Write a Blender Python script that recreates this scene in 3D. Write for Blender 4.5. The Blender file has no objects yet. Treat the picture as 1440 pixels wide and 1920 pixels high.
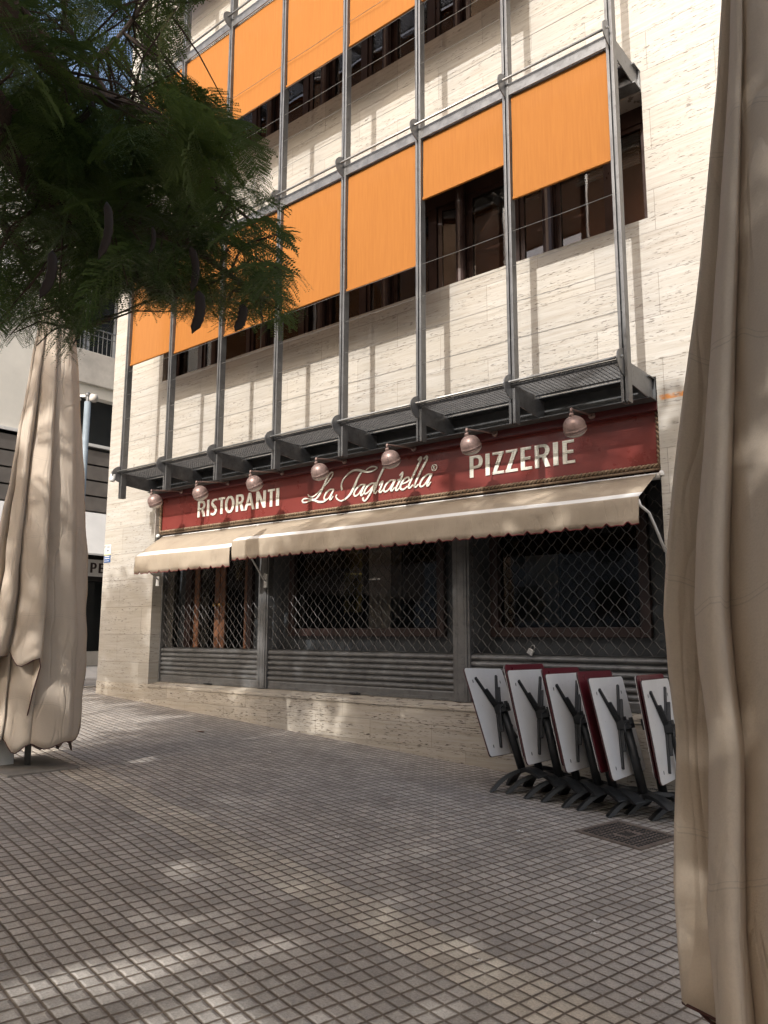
import bpy, bmesh, math, random
import numpy as np
from mathutils import Vector, Matrix, Quaternion
random.seed(7)
rng = np.random.default_rng(11)
rad = math.radians
scene = bpy.context.scene
COL = scene.collection

# ------------------------------------------------------------------ camera
RT = Vector((0.769046, 0.639187, 0.003005))
UP = Vector((0.095624, -0.119697, 0.988195))
FW = Vector((-0.632001, 0.75968, 0.153174))
CAM = Vector((0, -7, 0))
FPX = 1486.75
cd = bpy.data.cameras.new('camera')
cam = bpy.data.objects.new('camera', cd)
COL.objects.link(cam)
m = Matrix.Identity(4)
for i in range(3):
    m[i][0] = RT[i]; m[i][1] = UP[i]; m[i][2] = -FW[i]; m[i][3] = CAM[i]
cam.matrix_world = m
cd.sensor_fit = 'VERTICAL'
cd.sensor_height = 36
cd.lens = 36 * FPX / 1920
cd.clip_start = 0.05
cd.clip_end = 500
scene.camera = cam

def at(px, py, dep):
    """world point seen at a photo pixel at a given depth (used to size things)"""
    return CAM + (FW * FPX + RT * (px - 720) - UP * (py - 960)) * (dep / FPX)

# ------------------------------------------------------------------ world, sun
SUN = Vector((0.16, -1.0, 0.72)).normalized()        # towards the sun
w = bpy.data.worlds.new('World'); scene.world = w
w.use_nodes = True
nt = w.node_tree
bg = nt.nodes['Background']
sky = nt.nodes.new('ShaderNodeTexSky')
sky.sky_type = 'NISHITA'
sky.sun_disc = False
sky.sun_elevation = math.asin(SUN.z)
sky.sun_rotation = math.atan2(SUN.x, SUN.y)
sky.air_density = 1.0; sky.dust_density = 5.0; sky.ozone_density = 1.0
wb = nt.nodes.new('ShaderNodeMix'); wb.data_type = 'RGBA'; wb.blend_type = 'MULTIPLY'; wb.inputs[0].default_value = 1
wb.inputs[7].default_value = (1.03, 1.0, .96, 1)      # the camera's warm white balance
nt.links.new(sky.outputs[0], wb.inputs[6]); nt.links.new(wb.outputs[2], bg.inputs[0])
bg.inputs[1].default_value = 0.15
sl = bpy.data.lights.new('sun', 'SUN'); so = bpy.data.objects.new('sun', sl); COL.objects.link(so)
sl.energy = 2.35; sl.angle = rad(0.6); sl.color = (1.0, 0.965, 0.925)
so.rotation_mode = 'QUATERNION'
so.rotation_quaternion = (-SUN).to_track_quat('-Z', 'Y')
so.location = (3, -20, 15)
scene.view_settings.view_transform = 'Standard'
scene.view_settings.look = 'None'
scene.view_settings.exposure = 0.92
scene.view_settings.gamma = 1.0
scene.render.resolution_x = 768; scene.render.resolution_y = 1024
scene.cycles.max_bounces = 8
scene.cycles.transparent_max_bounces = 16
scene.cycles.caustics_reflective = False
scene.cycles.caustics_refractive = False

# ------------------------------------------------------------------ helpers
class MB:
    def __init__(s): s.v = []; s.f = []; s.m = []
    def add(s, vs, fs, mi=0):
        o = len(s.v)
        s.v += [tuple(v) for v in vs]
        s.f += [tuple(i + o for i in f) for f in fs]
        s.m += [mi] * len(fs)
        return s
    def box(s, x0, x1, y0, y1, z0, z1, mi=0, mat=None):
        vs = [Vector(p) for p in ((x0,y0,z0),(x1,y0,z0),(x1,y1,z0),(x0,y1,z0),(x0,y0,z1),(x1,y0,z1),(x1,y1,z1),(x0,y1,z1))]
        if mat is not None: vs = [mat @ v for v in vs]
        return s.add(vs, [(0,3,2,1),(4,5,6,7),(0,1,5,4),(1,2,6,5),(2,3,7,6),(3,0,4,7)], mi)
    def prism(s, poly, axis, a, b, mi=0, mat=None):
        """extrude a 2D polygon along an axis (0,1,2) from a to b"""
        n = len(poly); vs = []
        for h in (a, b):
            for p in poly:
                q = [0,0,0]; q[axis] = h
                o = [i for i in range(3) if i != axis]
                q[o[0]] = p[0]; q[o[1]] = p[1]; vs.append(Vector(q))
        if mat is not None: vs = [mat @ v for v in vs]
        fs = [tuple(range(n))[::-1], tuple(range(n, 2*n))] + [(i, (i+1) % n, n + (i+1) % n, n + i) for i in range(n)]
        return s.add(vs, fs, mi)
    def tube(s, pts, r, n=8, mi=0, caps=True, closed=False):
        pts = [Vector(p) for p in pts]; k = len(pts)
        rs = r if isinstance(r, (list, tuple)) else [r] * k
        vs = []; prev = None
        for i, p in enumerate(pts):
            if closed: t = (pts[(i+1) % k] - pts[i-1])
            else: t = (pts[min(i+1, k-1)] - pts[max(i-1, 0)])
            t.normalize()
            if prev is None:
                a = Vector((0,0,1)) if abs(t.z) < .9 else Vector((1,0,0))
                u = t.cross(a).normalized()
            else:
                u = (prev - t * prev.dot(t)).normalized()
            prev = u; wv = t.cross(u)
            for j in range(n):
                an = 2*math.pi*j/n
                vs.append(p + (u*math.cos(an) + wv*math.sin(an)) * rs[i])
        fs = []
        for i in range(k if closed else k-1):
            a = i*n; b = ((i+1) % k)*n
            for j in range(n):
                fs.append((a+j, a+(j+1) % n, b+(j+1) % n, b+j))
        if caps and not closed:
            fs.append(tuple(range(n))[::-1]); fs.append(tuple((k-1)*n + j for j in range(n)))
        return s.add(vs, fs, mi)
    def lathe(s, prof, n=24, mi=0, mat=None, cap=True):
        """profile [(r,z)...] around z"""
        vs = []; fs = []
        for r, z in prof:
            for j in range(n):
                a = 2*math.pi*j/n; vs.append(Vector((r*math.cos(a), r*math.sin(a), z)))
        for i in range(len(prof)-1):
            for j in range(n):
                fs.append((i*n+j, i*n+(j+1) % n, (i+1)*n+(j+1) % n, (i+1)*n+j))
        if cap:
            fs.append(tuple(range(n))[::-1]); fs.append(tuple((len(prof)-1)*n + j for j in range(n)))
        if mat is not None: vs = [mat @ v for v in vs]
        return s.add(vs, fs, mi)
    def build(s, name, mats, parent=None, smooth=False, bevel=0, recalc=True, loc=None):
        me = bpy.data.meshes.new(name)
        off = Vector(loc) if loc is not None else None
        me.from_pydata([tuple(Vector(v) - off) for v in s.v] if off is not None else s.v, [], s.f)
        if not isinstance(mats, (list, tuple)): mats = [mats]
        for mm in mats: me.materials.append(mm)
        if any(s.m): me.polygons.foreach_set('material_index', s.m)
        if recalc:
            b = bmesh.new(); b.from_mesh(me); bmesh.ops.recalc_face_normals(b, faces=b.faces); b.to_mesh(me); b.free()
        if smooth: me.polygons.foreach_set('use_smooth', [True]*len(me.polygons))
        me.update()
        o = bpy.data.objects.new(name, me); COL.objects.link(o)
        if off is not None: o.location = off
        if parent is not None: attach(o, parent)
        if bevel:
            mo = o.modifiers.new('bevel', 'BEVEL'); mo.width = bevel; mo.segments = 2; mo.limit_method = 'ANGLE'; mo.angle_limit = rad(40)
        return o

def wm(o):
    """world matrix without needing a depsgraph update"""
    mm = Matrix.LocRotScale(o.location, o.rotation_euler.to_quaternion(), o.scale)
    if o.parent: return wm(o.parent) @ o.matrix_parent_inverse @ mm
    return mm
def attach(o, parent):
    o.parent = parent
    o.matrix_parent_inverse = wm(parent).inverted()
def tag(o, label=None, cat=None, group=None, kind=None):
    if label: o['label'] = label
    if cat: o['category'] = cat
    if group: o['group'] = group
    if kind: o['kind'] = kind
    return o
def empty(name, loc, label, cat, group=None):
    o = bpy.data.objects.new(name, None); COL.objects.link(o); o.location = loc
    o.empty_display_size = 0.2
    return tag(o, label, cat, group)
def copy_tree(o, parent=None):
    c = o.copy(); COL.objects.link(c)
    if parent is not None:
        c.parent = parent; c.matrix_parent_inverse = o.matrix_parent_inverse.copy()
    for ch in list(o.children): copy_tree(ch, c)
    return c

# ------------------------------------------------------------------ materials
class NM:
    """tiny node-graph helper"""
    def __init__(s, name, base=(.5,.5,.5), rough=.6, metal=0.0, spec=.5):
        s.mat = bpy.data.materials.new(name); s.mat.use_nodes = True
        s.nt = s.mat.node_tree; s.b = s.nt.nodes['Principled BSDF']
        s.b.inputs['Base Color'].default_value = (*base, 1)
        s.b.inputs['Roughness'].default_value = rough
        s.b.inputs['Metallic'].default_value = metal
        s.b.inputs['Specular IOR Level'].default_value = spec
        s.tc = None
    def n(s, t, **kw):
        nd = s.nt.nodes.new(t)
        for k, v in kw.items(): setattr(nd, k, v)
        return nd
    def l(s, a, b): s.nt.links.new(a, b)
    def co(s, scale=(1,1,1), rot=(0,0,0)):
        if s.tc is None: s.tc = s.n('ShaderNodeTexCoord')
        mp = s.n('ShaderNodeMapping'); mp.inputs['Scale'].default_value = scale; mp.inputs['Rotation'].default_value = rot
        s.l(s.tc.outputs['Object'], mp.inputs[0]); return mp.outputs[0]
    def noise(s, scale=(1,1,1), sc=1.0, det=4, rough=.55, dist=0, vec=None):
        nd = s.n('ShaderNodeTexNoise'); nd.inputs['Scale'].default_value = sc
        nd.inputs['Detail'].default_value = det; nd.inputs['Roughness'].default_value = rough
        nd.inputs['Distortion'].default_value = dist
        s.l(vec if vec is not None else s.co(scale), nd.inputs['Vector']); return nd.outputs[0]
    def math(s, op, a, b=None, c=None, clamp=False):
        nd = s.n('ShaderNodeMath', operation=op, use_clamp=clamp)
        for i, x in enumerate((a, b, c)):
            if x is None: continue
            if isinstance(x, (int, float)): nd.inputs[i].default_value = x
            else: s.l(x, nd.inputs[i])
        return nd.outputs[0]
    def rng(s, x, a, b, c=0, d=1):
        nd = s.n('ShaderNodeMapRange'); nd.inputs[1].default_value = a; nd.inputs[2].default_value = b
        nd.inputs[3].default_value = c; nd.inputs[4].default_value = d
        s.l(x, nd.inputs[0]); return nd.outputs[0]
    def mix(s, f, a, b, mode='MIX'):
        nd = s.n('ShaderNodeMix', data_type='RGBA', blend_type=mode)
        for i, x in ((0, f), (6, a), (7, b)):
            if isinstance(x, (int, float)): nd.inputs[i].default_value = x
            elif isinstance(x, tuple): nd.inputs[i].default_value = (*x, 1) if len(x) == 3 else x
            else: s.l(x, nd.inputs[i])
        return nd.outputs[2]
    def color(s, x): s.l(x, s.b.inputs['Base Color'])
    def rough(s, x): s.l(x, s.b.inputs['Roughness'])
    def bump(s, h, dist=.01, strength=1.0):
        nd = s.n('ShaderNodeBump'); nd.inputs['Distance'].default_value = dist; nd.inputs['Strength'].default_value = strength
        s.l(h, nd.inputs['Height']); s.l(nd.outputs[0], s.b.inputs['Normal']); return nd

def simple(name, c, rough=.6, metal=0, var=.15, sc=6, bump=0, spec=.5, dirt=None):
    k = NM(name, c, rough, metal, spec)
    nz = k.noise(sc=sc, det=6, rough=.6)
    f = k.rng(nz, .3, .7, 1-var, 1+var)
    vm = k.n('ShaderNodeVectorMath', operation='SCALE'); vm.inputs[0].default_value = c
    k.l(f, vm.inputs['Scale'])
    col = vm.outputs[0]
    if dirt:
        d = k.rng(k.noise(sc=sc*2.7, det=8, rough=.7), .52, .7, 0, .8)
        col = k.mix(d, col, dirt)
    k.color(col)
    k.rough(k.rng(nz, .3, .7, max(rough-.08, .02), min(rough+.1, 1)))
    if bump: k.bump(k.noise(sc=sc*12, det=3), bump, .5)
    return k.mat

def travertine(name, base=(.455,.44,.41), vert=False, row=.42, width=1.25, pore=.9, thr=-.006):
    k = NM(name, base, .55)
    sx = (1.0, 1.0, 1.0)
    st = k.noise(scale=(.9,.9,16), sc=1.6, det=7, rough=.62, dist=.4)
    fine = k.noise(scale=(1.6,1.6,34), sc=2.2, det=5, rough=.7)
    cloud = k.noise(scale=(1,1,1.6), sc=.9, det=3)
    col = k.mix(k.rng(st, .35, .68), tuple(c*1.1 for c in base), (base[0]*.84, base[1]*.80, base[2]*.74))
    col = k.mix(k.math('MULTIPLY', k.rng(fine, .5, .72), .5), col, (base[0]*.62, base[1]*.55, base[2]*.46))
    col = k.mix(k.rng(cloud, .35, .7, 0, .35), col, (base[0]*1.05, base[1]*.97, base[2]*.82))
    # pores drawn out along the bedding
    p = k.noise(scale=(5.5,5.5,46), sc=2.0, det=3, rough=.55)
    zone = k.noise(scale=(.7,.7,7), sc=1.3, det=3)
    pm = k.math('MULTIPLY', k.rng(p, .59-thr, .645-thr), k.rng(zone, .42-thr, .54-thr))
    pm = k.math('MULTIPLY', pm, .85*pore)
    col = k.mix(pm, col, (.10,.075,.055))
    # panel joints
    xyz = k.n('ShaderNodeSeparateXYZ'); k.l(k.co(), xyz.inputs[0])
    cb = k.n('ShaderNodeCombineXYZ'); k.l(k.math('ADD', xyz.outputs[0], xyz.outputs[1]), cb.inputs[0]); k.l(xyz.outputs[2], cb.inputs[1])
    br = k.n('ShaderNodeTexBrick'); br.offset = .5
    br.inputs['Scale'].default_value = 1; br.inputs['Mortar Size'].default_value = .0022
    br.inputs['Mortar Smooth'].default_value = .3
    br.inputs['Brick Width'].default_value = width; br.inputs['Row Height'].default_value = row
    br.inputs['Color1'].default_value = (1,1,1,1); br.inputs['Color2'].default_value = (.84,.84,.84,1); br.inputs['Mortar'].default_value = (.9,.9,.9,1)
    k.l(cb.outputs[0], br.inputs['Vector'])
    col = k.mix(1.0, col, br.outputs['Color'], 'MULTIPLY')
    col = k.mix(k.math('MULTIPLY', br.outputs['Fac'], .5), col, (.13,.10,.07))
    # rust streak under the steel angle end
    def band(v, a, b, e): return k.math('MULTIPLY', k.rng(v, a-e, a), k.rng(v, b+e, b))
    rm = k.math('MULTIPLY', band(xyz.outputs[0], -2.53, -2.25, .03), band(xyz.outputs[2], 2.135, 2.17, .012))
    rm = k.math('MULTIPLY', rm, k.rng(k.noise(sc=14, det=4), .3, .55))
    col = k.mix(rm, col, (.55,.22,.05))
    k.color(col)
    h = k.math('SUBTRACT', k.math('MULTIPLY', fine, .25), k.math('ADD', pm, br.outputs['Fac']))
    k.bump(h, .004, .8)
    return k.mat

M = {}
M['trav'] = travertine('travertine_cladding')
M['trav_low'] = travertine('travertine_plinth', base=(.47,.435,.38), row=.235, width=.86, pore=1.25, thr=.010)
M['steel'] = simple('galvanised_steel', (.18,.182,.185), .42, .6, .25, 9, dirt=(.10,.095,.09))
M['steel_light'] = simple('brushed_aluminium', (.30,.30,.29), .38, .7, .15, 8)
M['post'] = simple('aluminium_post', (.15,.15,.15), .4, .6, .2, 5, dirt=(.09,.085,.08))
M['steel_dark'] = simple('dark_steel', (.075,.078,.08), .5, .4, .25, 7)
M['grate'] = simple('expanded_metal', (.13,.13,.13), .5, .5, .2, 12)
M['winframe'] = simple('dark_bronze_frame', (.045,.026,.022), .35, .2, .2, 8)
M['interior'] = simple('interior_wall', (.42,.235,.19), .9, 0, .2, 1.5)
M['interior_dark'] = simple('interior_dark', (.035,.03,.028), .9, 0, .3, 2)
M['signred'] = simple('sign_red_panel', (.20,.040,.033), .30, 0, .08, 3)
M['signdark'] = simple('sign_dark_red', (.085,.012,.012), .4, 0, .15, 4)
M['letter'] = simple('letter_cream', (.80,.79,.70), .4, 0, .05, 5)
M['bronze'] = simple('bronze_rope_moulding', (.22,.155,.10), .5, .3, .35, 30)
M['lampc'] = simple('lamp_mauve_metal', (.27,.19,.17), .42, .35, .2, 18, dirt=(.13,.09,.08))
M['lampglass'] = simple('lamp_frosted_glass', (.55,.52,.48), .25, 0, .1, 8)
M['maroonwood'] = simple('maroon_window_frame', (.026,.013,.011), .4, 0, .2, 8)
M['wood'] = simple('door_wood', (.17,.075,.038), .45, 0, .3, 12)
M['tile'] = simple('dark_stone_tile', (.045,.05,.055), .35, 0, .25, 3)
M['shutter'] = simple('grey_shutter_paint', (.15,.15,.148), .38, .35, .2, 5, dirt=(.08,.08,.08))
M['wire'] = simple('galvanised_wire', (.075,.072,.07), .5, .3, .15, 20)
M['white'] = simple('white_powder_coat', (.68,.68,.66), .4, 0, .08, 9)
M['chrome'] = simple('chrome', (.6,.6,.6), .25, .9, .1, 8)
M['black'] = simple('black_cast_metal', (.030,.032,.034), .45, .3, .3, 14)
M['edge'] = simple('dark_edge_strip', (.05,.03,.03), .5, 0, .2, 9)
M['grate_iron'] = simple('cast_iron_cover', (.15,.12,.10), .6, .1, .35, 20)
M['concrete'] = simple('board_concrete', (.52,.49,.44), .85, 0, .2, 2.2, .002)
M['cobslab'] = simple('weathered_base_slab', (.22,.20,.175), .9, 0, .25, 5, .003)
M['cream_wall'] = simple('cream_render', (.76,.73,.65), .85, 0, .08, 1.2)
M['far_wall'] = simple('far_render', (.26,.25,.23), .85, 0, .12, .6)
M['clad'] = simple('grey_fibre_cladding', (.145,.13,.115), .7, 0, .2, 3)
M['darkglass'] = simple('dark_glazing', (.02,.023,.024), .08, 0, .2, 1)
M['asphalt'] = simple('road_surface', (.22,.21,.20), .85, 0, .15, 4, .003)
M['kerbstone'] = simple('kerb_granite', (.34,.32,.29), .8, 0, .2, 9)
M['polegrey'] = simple('street_lamp_paint', (.25,.30,.34), .4, .2, .12, 7)
M['bark'] = simple('bark', (.075,.05,.038), .9, 0, .35, 14, .01)
M['pod'] = simple('seed_pod_skin', (.018,.010,.008), .7, 0, .35, 25)
M['piping'] = simple('maroon_piping', (.07,.025,.022), .7, 0, .15, 15)
M['paper'] = simple('paper', (.75,.73,.70), .8, 0, .05, 20)
M['dryleaf'] = simple('dry_leaf', (.12,.055,.03), .7, 0, .3, 30)
M['notice_blue'] = simple('notice_blue', (.03,.09,.26), .4, 0, .05, 6)
M['notice_yellow'] = simple('notice_yellow', (.60,.52,.16), .4, 0, .05, 6)
M['notice_ink'] = simple('notice_ink', (.05,.06,.08), .5, 0, .05, 6)
M['brass'] = simple('brass', (.62,.42,.16), .25, .9, .1, 8)
M['burgundy'] = simple('burgundy_table_top', (.135,.018,.028), .35, 0, .08, 6)
M['plantgreen'] = simple('pot_plant_leaf', (.06,.13,.03), .5, 0, .25, 12)

def m_underside():
    k = NM('white_laminate_underside', (.62,.63,.63), .42)
    nz = k.noise(sc=2.2, det=4)
    col = k.mix(k.rng(nz, .35, .7), (.76,.76,.75), (.64,.64,.63))
    sp = k.rng(k.noise(sc=22, det=6, rough=.7), .66, .70)
    col = k.mix(k.math('MULTIPLY', sp, .6), col, (.2,.18,.16)); k.color(col)
    return k.mat
M['underside'] = m_underside()

def m_cloth(name, c, c2, sc=1.0, seam=None, wrinkle=.006):
    k = NM(name, c, .85, 0, .2)
    a = k.noise(scale=(1,1,.5), sc=2.4*sc, det=4)
    weave = k.noise(scale=(160,160,160), sc=1, det=1)
    col = k.mix(k.rng(a, .3, .7), c, c2)
    col = k.mix(k.math('MULTIPLY', k.rng(weave, .4, .7), .18), col, tuple(x*.72 for x in c))
    stn = k.rng(k.noise(sc=3.7*sc, det=7, rough=.7), .60, .76, 0, .35)
    col = k.mix(stn, col, tuple(x*.6 for x in c2))
    if seam:
        xyz = k.n('ShaderNodeSeparateXYZ'); k.l(k.co(), xyz.inputs[0])
        zz_ = k.math('ADD', xyz.outputs[2], k.math('MULTIPLY', k.noise(scale=(1,1,.1), sc=2.2, det=1), .45))
        fr_ = k.math('FRACT', k.math('DIVIDE', zz_, .74))
        l1_ = k.math('LESS_THAN', k.math('ABSOLUTE', k.math('SUBTRACT', fr_, .5)), .0028)
        l2_ = k.math('LESS_THAN', k.math('ABSOLUTE', k.math('SUBTRACT', fr_, .522)), .0018)
        col = k.mix(k.math('MULTIPLY', k.math('ADD', l1_, l2_, clamp=True), .28), col, tuple(x*.45 for x in c))
    k.color(col)
    wr = k.noise(scale=(1,1,.45), sc=3.2*sc, det=4, rough=.5, dist=.6)
    cr = k.math('ABSOLUTE', k.math('SUBTRACT', k.noise(scale=(1,1,.22), sc=5.0*sc, det=2, rough=.4, dist=.9), .5))
    cr = k.math('MULTIPLY', k.rng(cr, 0, .045, 0, 1), .22)
    k.bump(k.math('ADD', k.math('ADD', wr, cr), k.math('MULTIPLY', weave, .05)), wrinkle*4, .75)
    # thin cloth lets a little light through
    tr = k.n('ShaderNodeBsdfTranslucent'); k.l(col, tr.inputs[0])
    ms = k.n('ShaderNodeMixShader'); ms.inputs[0].default_value = .22
    k.l(k.b.outputs[0], ms.inputs[1]); k.l(tr.outputs[0], ms.inputs[2])
    k.l(ms.outputs[0], k.nt.nodes['Material Output'].inputs[0])
    return k.mat
M['cloth'] = m_cloth('parasol_canvas', (.72,.62,.51), (.66,.56,.45), seam=True)
M['awning'] = m_cloth('awning_acrylic', (.49,.415,.32), (.42,.35,.27), 1.5, wrinkle=.003)
M['awnwhite'] = simple('awning_white_stripe', (.74,.74,.72), .7, 0, .04, 6)
M['shopawn'] = simple('shop_awning_canvas', (.50,.50,.49), .8, 0, .06, 2)
M['awntrim'] = simple('awning_trim_maroon', (.16,.03,.03), .8, 0, .1, 10)

def m_blind():
    k = NM('orange_screen_fabric', (.80,.29,.035), .8, 0, .2)
    a = k.noise(scale=(60,60,3), sc=1, det=4)
    b = k.noise(sc=1.3, det=3)
    col = k.mix(k.rng(a, .3, .7), (.38,.152,.034), (.33,.126,.027))
    col = k.mix(k.rng(b, .35, .7, 0, .3), col, (.37,.145,.036))
    k.color(col)
    tr = k.n('ShaderNodeBsdfTranslucent'); k.l(col, tr.inputs[0])
    ms = k.n('ShaderNodeMixShader'); ms.inputs[0].default_value = .05
    k.l(k.b.outputs[0], ms.inputs[1]); k.l(tr.outputs[0], ms.inputs[2])
    # open weave: a tenth of the light passes straight through
    tp = k.n('ShaderNodeBsdfTransparent'); tp.inputs[0].default_value = (1, .82, .68, 1)
    m2 = k.n('ShaderNodeMixShader'); m2.inputs[0].default_value = .05
    k.l(ms.outputs[0], m2.inputs[1]); k.l(tp.outputs[0], m2.inputs[2])
    k.l(m2.outputs[0], k.nt.nodes['Material Output'].inputs[0])
    return k.mat
M['blind'] = m_blind()

def m_glass():
    k = NM('window_glass', (.02,.02,.02), .03)
    gl = k.n('ShaderNodeBsdfGlossy'); gl.inputs['Roughness'].default_value = .02
    tp = k.n('ShaderNodeBsdfTransparent'); tp.inputs[0].default_value = (.78,.76,.74,1)
    fr = k.n('ShaderNodeFresnel'); fr.inputs[0].default_value = 1.5
    f = k.math('ADD', k.math('MULTIPLY', fr.outputs[0], .9), .01, clamp=True)
    wv = k.noise(sc=1.2, det=2); bn = k.n('ShaderNodeBump'); bn.inputs['Distance'].default_value = .02; bn.inputs['Strength'].default_value = .25
    k.l(wv, bn.inputs['Height']); k.l(bn.outputs[0], gl.inputs['Normal'])
    ms = k.n('ShaderNodeMixShader'); k.l(f, ms.inputs[0]); k.l(tp.outputs[0], ms.inputs[1]); k.l(gl.outputs[0], ms.inputs[2])
    k.l(ms.outputs[0], k.nt.nodes['Material Output'].inputs[0])
    return k.mat
M['glass'] = m_glass()

def m_leaf():
    k = NM('feathery_leaf', (.035,.07,.016), .5, 0, .35)
    oi = k.noise(sc=1.6, det=3)
    col = k.mix(k.rng(oi, .35, .65), (.060,.105,.026), (.10,.145,.040)); k.color(col)
    tr = k.n('ShaderNodeBsdfTranslucent'); k.l(col, tr.inputs[0])
    ms = k.n('ShaderNodeMixShader'); ms.inputs[0].default_value = .3
    k.l(k.b.outputs[0], ms.inputs[1]); k.l(tr.outputs[0], ms.inputs[2])
    k.l(ms.outputs[0], k.nt.nodes['Material Output'].inputs[0])
    return k.mat
M['leaf'] = m_leaf()

GA = rad(9.4); CELL = .0838
def m_cobble():
    k = NM('small_square_paving', (.3,.28,.26), .8, 0, .4)
    wp = k.n('ShaderNodeTexNoise'); wp.inputs['Scale'].default_value = 1.1; wp.inputs['Detail'].default_value = 3
    k.l(k.co(), wp.inputs[0])
    wv = k.n('ShaderNodeVectorMath', operation='MULTIPLY_ADD')
    k.l(wp.outputs['Color'], wv.inputs[0]); wv.inputs[1].default_value = (.05,.05,0); k.l(k.co(), wv.inputs[2])
    rt = k.n('ShaderNodeVectorRotate', rotation_type='Z_AXIS'); rt.inputs['Angle'].default_value = GA
    k.l(wv.outputs[0], rt.inputs['Vector'])
    s = k.n('ShaderNodeSeparateXYZ'); k.l(rt.outputs[0], s.inputs[0])
    u = k.math('DIVIDE', s.outputs[0], CELL); v = k.math('DIVIDE', k.math('ADD', s.outputs[1], 4.31-.017+.0838*0), CELL)
    fu = k.math('FRACT', u); fv = k.math('FRACT', v)
    def edge(f): return k.math('MINIMUM', f, k.math('SUBTRACT', 1.0, f))
    eu = edge(fu); ev = edge(fv)
    d = k.math('MINIMUM', eu, ev)
    dn = k.math('ADD', d, k.math('MULTIPLY', k.math('SUBTRACT', k.noise(sc=42, det=4), .5), .085))
    stone = k.rng(dn, .045, .110)
    cl = k.n('ShaderNodeCombineXYZ'); k.l(k.math('FLOOR', u), cl.inputs[0]); k.l(k.math('FLOOR', v), cl.inputs[1])
    wn = k.n('ShaderNodeTexWhiteNoise', noise_dimensions='2D'); k.l(cl.outputs[0], wn.inputs['Vector'])
    # 4x4 moulded tiles share a tone
    tl = k.n('ShaderNodeCombineXYZ'); k.l(k.math('FLOOR', k.math('DIVIDE', u, 4.0)), tl.inputs[0]); k.l(k.math('FLOOR', k.math('DIVIDE', v, 4.0)), tl.inputs[1])
    wt = k.n('ShaderNodeTexWhiteNoise', noise_dimensions='2D'); k.l(tl.outputs[0], wt.inputs['Vector'])
    big = k.noise(sc=.45, det=5, rough=.6)
    sp = k.noise(sc=95, det=5, rough=.75)
    base = k.mix(k.rng(big, .35, .65), (.43,.392,.348), (.36,.337,.308))
    band = k.math('MULTIPLY', k.math('GREATER_THAN', v, 0.0), k.math('LESS_THAN', v, 4.0))
    base = k.mix(band, base, (.51,.46,.385))
    tone = k.math('ADD', k.rng(wn.outputs[0], 0, 1, .82, 1.12), k.rng(wt.outputs[0], 0, 1, -.10, .10))
    tone = k.math('MULTIPLY', tone, k.rng(sp, .35, .65, .74, 1.22))
    sc = k.n('ShaderNodeVectorMath', operation='SCALE'); k.l(base, sc.inputs[0]); k.l(tone, sc.inputs['Scale'])
    joint = k.mix(k.noise(sc=30, det=3), (.085,.062,.046), (.16,.13,.10))
    # joints choked with pale dust in places
    dust = k.rng(k.noise(sc=.8, det=6, rough=.65), .56, .70, 0, .45)
    joint = k.mix(dust, joint, (.20,.18,.155))
    stain = k.rng(k.noise(sc=1.7, det=7, rough=.7), .56, .74, 0, .5)
    col = k.mix(stone, joint, sc.outputs[0])
    col = k.mix(stain, col, (.15,.125,.10))
    # specks of grit, blossom and gum trodden into the surface
    vo = k.n('ShaderNodeTexVoronoi'); vo.inputs['Scale'].default_value = 11; k.l(k.co(), vo.inputs['Vector'])
    vc = k.n('ShaderNodeSeparateColor'); k.l(vo.outputs['Color'], vc.inputs[0])
    fl = k.math('LESS_THAN', vo.outputs['Distance'], k.math('MULTIPLY', vc.outputs[0], .062))
    col = k.mix(k.math('MULTIPLY', fl, k.math('GREATER_THAN', vc.outputs[1], .55)), col, (.50,.46,.38))
    v2 = k.n('ShaderNodeTexVoronoi'); v2.inputs['Scale'].default_value = 2.3; k.l(k.co(), v2.inputs['Vector'])
    c2 = k.n('ShaderNodeSeparateColor'); k.l(v2.outputs['Color'], c2.inputs[0])
    gm = k.math('MULTIPLY', k.math('LESS_THAN', v2.outputs['Distance'], k.math('MULTIPLY', c2.outputs[0], .055)), k.math('GREATER_THAN', c2.outputs[1], .5))
    col = k.mix(k.math('MULTIPLY', gm, .7), col, (.10,.085,.075))
    k.color(col)
    jt = k.rng(k.math('MINIMUM', edge(k.math('FRACT', k.math('DIVIDE', u, 4.0))), edge(k.math('FRACT', k.math('DIVIDE', v, 4.0)))), .0, .012, .6, 0)
    h = k.math('ADD', k.rng(dn, .03, .20), k.math('MULTIPLY', sp, .22))
    h = k.math('SUBTRACT', h, jt)
    h = k.math('ADD', h, k.math('MULTIPLY', wn.outputs[0], .25))
    k.bump(h, .008, 1.0)
    k.rough(k.rng(sp, .3, .7, .62, .92))
    return k.mat
M['cobble'] = m_cobble()

# ------------------------------------------------------------------ ground
def gz(x):
    if x < -12.9: return -.8713 + max(-17.7, x)*0 + (min(-12.9, x) + 12.9) / -4.8 * .12 if x > -17.7 else -.7513
    return -1.555 - .053 * x
g = MB()
xs = [-60, -17.7, -12.9] + [-12.9 + i for i in range(1, 44)]
for i, x in enumerate(xs):
    for y in (-60, 40): g.v.append((x, y, gz(x)))
for i in range(len(xs)-1):
    a = 2*i; g.f.append((a, a+2, a+3, a+1)); g.m.append(0)
ground = g.build('ground', M['cobble'], recalc=False)
tag(ground, 'sloping square paved forecourt with a pale band of blocks across it', kind='structure')
r = MB()
r.add([(-17.7, -60, -.7473), (-12.62, -60, gz(-12.9)-.0155+.02), (-12.62, 40, gz(-12.9)-.0155+.02), (-17.7, 40, -.7473)], [(0,1,2,3)])
tag(r.build('road', M['asphalt'], recalc=False), 'smooth grey side street surface between the two buildings', kind='structure')
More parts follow.
